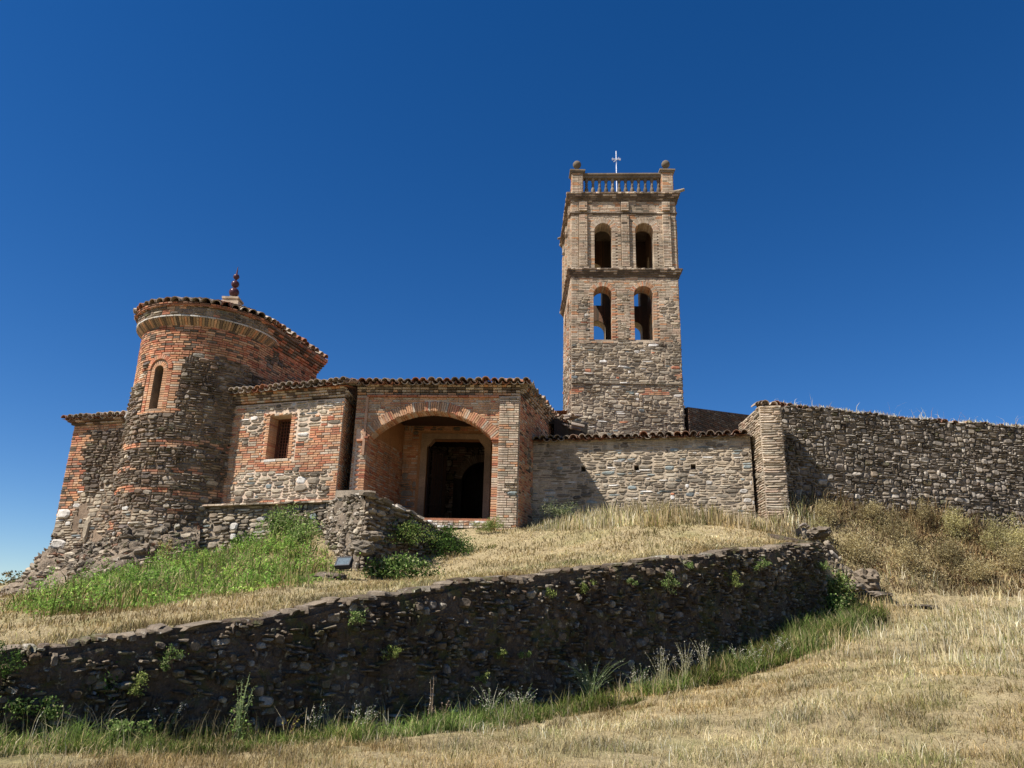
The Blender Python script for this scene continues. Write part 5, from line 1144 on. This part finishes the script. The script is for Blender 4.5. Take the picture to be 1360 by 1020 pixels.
OATS = [(880, 13.1, 'wild oats with white seed heads left of the tall oats'), (912, 13.35, 'tallest wild oats with nodding white seed heads'), (940, 13.6, 'wild oats with white seed heads right of the tallest clump'), (985, 14.2, 'white-flowered stalks before the right part of the wall'), (1010, 14.4, 'white-flowered stalks leaning right near the orange stain'), (1040, 14.7, 'white-flowered stalks nearest the wall end'), (850, 12.8, 'short seeding stalks right of the rush fan'), (650, 11.1, 'spray of small seed heads left of the rush fan'), (690, 11.5, 'low seeding stalks between two green patches'), (420, 9.9, 'loose green stalks with white dots at the wall foot'), (480, 10.0, 'loose curved green stalks left of the thin pale stalk'), (225, 9.0, 'short pale bristly grass heads near the twigs')]
for k, (x, D, lb) in enumerate(OATS):
    stalks('wild_oats', lb, 'wild oats', foot(x, D), 17, .80 if k in (0, 1, 2) else .55, .28, [(.36, .34, .18) if k < 3 else (.18, .24, .09)], 210 + k, seeds=9, seedcol=(.62, .56, .46), r=.0035, curve=.6, group='seeding stalks along the foot of the retaining wall')

# ================================================================== ROCKS and FLOODLIGHT
def boulder(name, label, c, r, seed, mat='rock', cat='rock', group=None):
    g = random.Random(seed); V = []; q = []; nu, nv = 22, 13
    for j in range(nv + 1):
        for i in range(nu):
            t = math.pi * j / nv; a = 2 * math.pi * i / nu; x, y, z = math.sin(t) * math.cos(a), math.sin(t) * math.sin(a), math.cos(t)
            k = 1 + .13 * fb(x * 2.3 + seed, y * 2.3 + z * 2.9, seed) + .09 * fb(x * 7 + z * 3, y * 7 - z * 6, seed + 2); f = max(abs(x), abs(y), abs(z)) ; k *= (1 / f) ** .3
            V.append((c[0] + r[0] * x * k, c[1] + r[1] * y * k, c[2] + r[2] * z * k))
    for j in range(nv):
        for i in range(nu): i2 = (i + 1) % nu; q.append((j * nu + i, (j + 1) * nu + i, (j + 1) * nu + i2, j * nu + i2))
    o = link(name, mesh_np(name, V, [np.array(q)], [mat])); tag(o, label, cat, group); return o
boulder('boulder', 'pale rounded boulder carrying the floodlight at the foot of the spur wall', at_px(437, 770, 16.3) , (.34, .3, .14), 1)
boulder('boulder', 'small dark boulder sticking out of the spur corner under its top', at_px(494, 712, 17.1), (.24, .22, .10), 2, 'stone_grey')
boulder('boulder', 'large dark boulder jutting from the spur corner near its foot', at_px(482, 728, 16.8), (.25, .22, .15), 3, 'stone_grey')
boulder('boulder', 'whitish stone at the foot of the podium wall in the weeds', at_px(316, 748, 20.0), (.14, .12, .18), 4, 'stone_white')
boulder('rock_slab', 'flat grey slab, right of two at the end of the retaining wall', at_px(1160, 790, 17.9), (.42, .3, .07), 5, 'stone_wall')
boulder('rock_slab', 'flat grey slab, left of two at the end of the retaining wall', at_px(1132, 780, 17.7), (.26, .25, .09), 6, 'stone_grey')
boulder('rock_outcrop', 'sunlit jagged rock outcrop right of the dark notch', at_px(1150, 772, 18.2), (.26, .35, .26), 7, 'cap_stone')
boulder('rock_outcrop', 'pale rock lump on top of the notch at the wall corner', at_px(1088, 708, 17.6), (.20, .4, .13), 8, 'cap_stone')
boulder('rock_slab', 'low flat stone in the dry grass below the bank', at_px(1215, 806, 17.6), (.5, .3, .05), 10, 'stone_wall')
NO = thing('notch_rubble', 'tumbled rubble and broken rock face in the notch at the wall end', 'rubble', tuple(at_px(1120, 760, 18.4)))
nop = Patch([(6.95, 17.3, .35), (7.7, 17.9, .6), (8.6, 18.1, .7), (9.2, 18.5, .85)], [(6.75, 18.3, 2.35), (7.35, 19.0, 2.5), (8.1, 19.3, 1.7), (8.9, 19.3, 1.25)], wob=.12)
rough_sheet('rock_face', nop, 0, nop.L, lambda u: 0, lambda u: nop.H, .07, 24, .10, 'rock', NO, d=-.02, seed=9.0)
face(NO, nop, 0, nop.H, lambda u, v: 'spur', cv=.08, cu=.08, seed=461, warp=.06, skip=lambda u, v: sn(u * 2.1, v * 2.3, 6) > .2)
FL = thing('floodlight', 'small black square floodlight on the boulder below the spur wall', 'floodlight', tuple(at_px(457, 757, 16.35)))
c = at_px(457, 748, 16.35); ax = (np.array((.97, -.22, .05)), norm(np.array((.18, .75, -.62))), None); ax = (norm(ax[0]), ax[1], norm(np.cross(ax[0], ax[1])))
m = MB(); m.box(c, .165, .05, .12, ax); m.box(c + ax[1] * .07, .11, .04, .08, ax)
for sx in (-1, 1): m.box(c - ax[1] * .055 + ax[0] * sx * .152, .013, .012, .12, ax)
for sz in (-1, 1): m.box(c - ax[1] * .055 + ax[2] * sz * .108, .139, .012, .012, ax)
m.build('housing', 'lamp_body', FL)
m = MB(); m.box(c - ax[1] * .053, .136, .006, .094, ax); m.build('glass', 'lamp_glass', FL)
m = MB()
for sx in (-1, 1): m.box(c + ax[0] * sx * .178 + np.array((0, 0, -.06)), .006, .02, .09)
m.box(c + np.array((0, 0, -.15)), .18, .02, .006); m.build('bracket', 'lamp_body', FL)
finish_pieces()
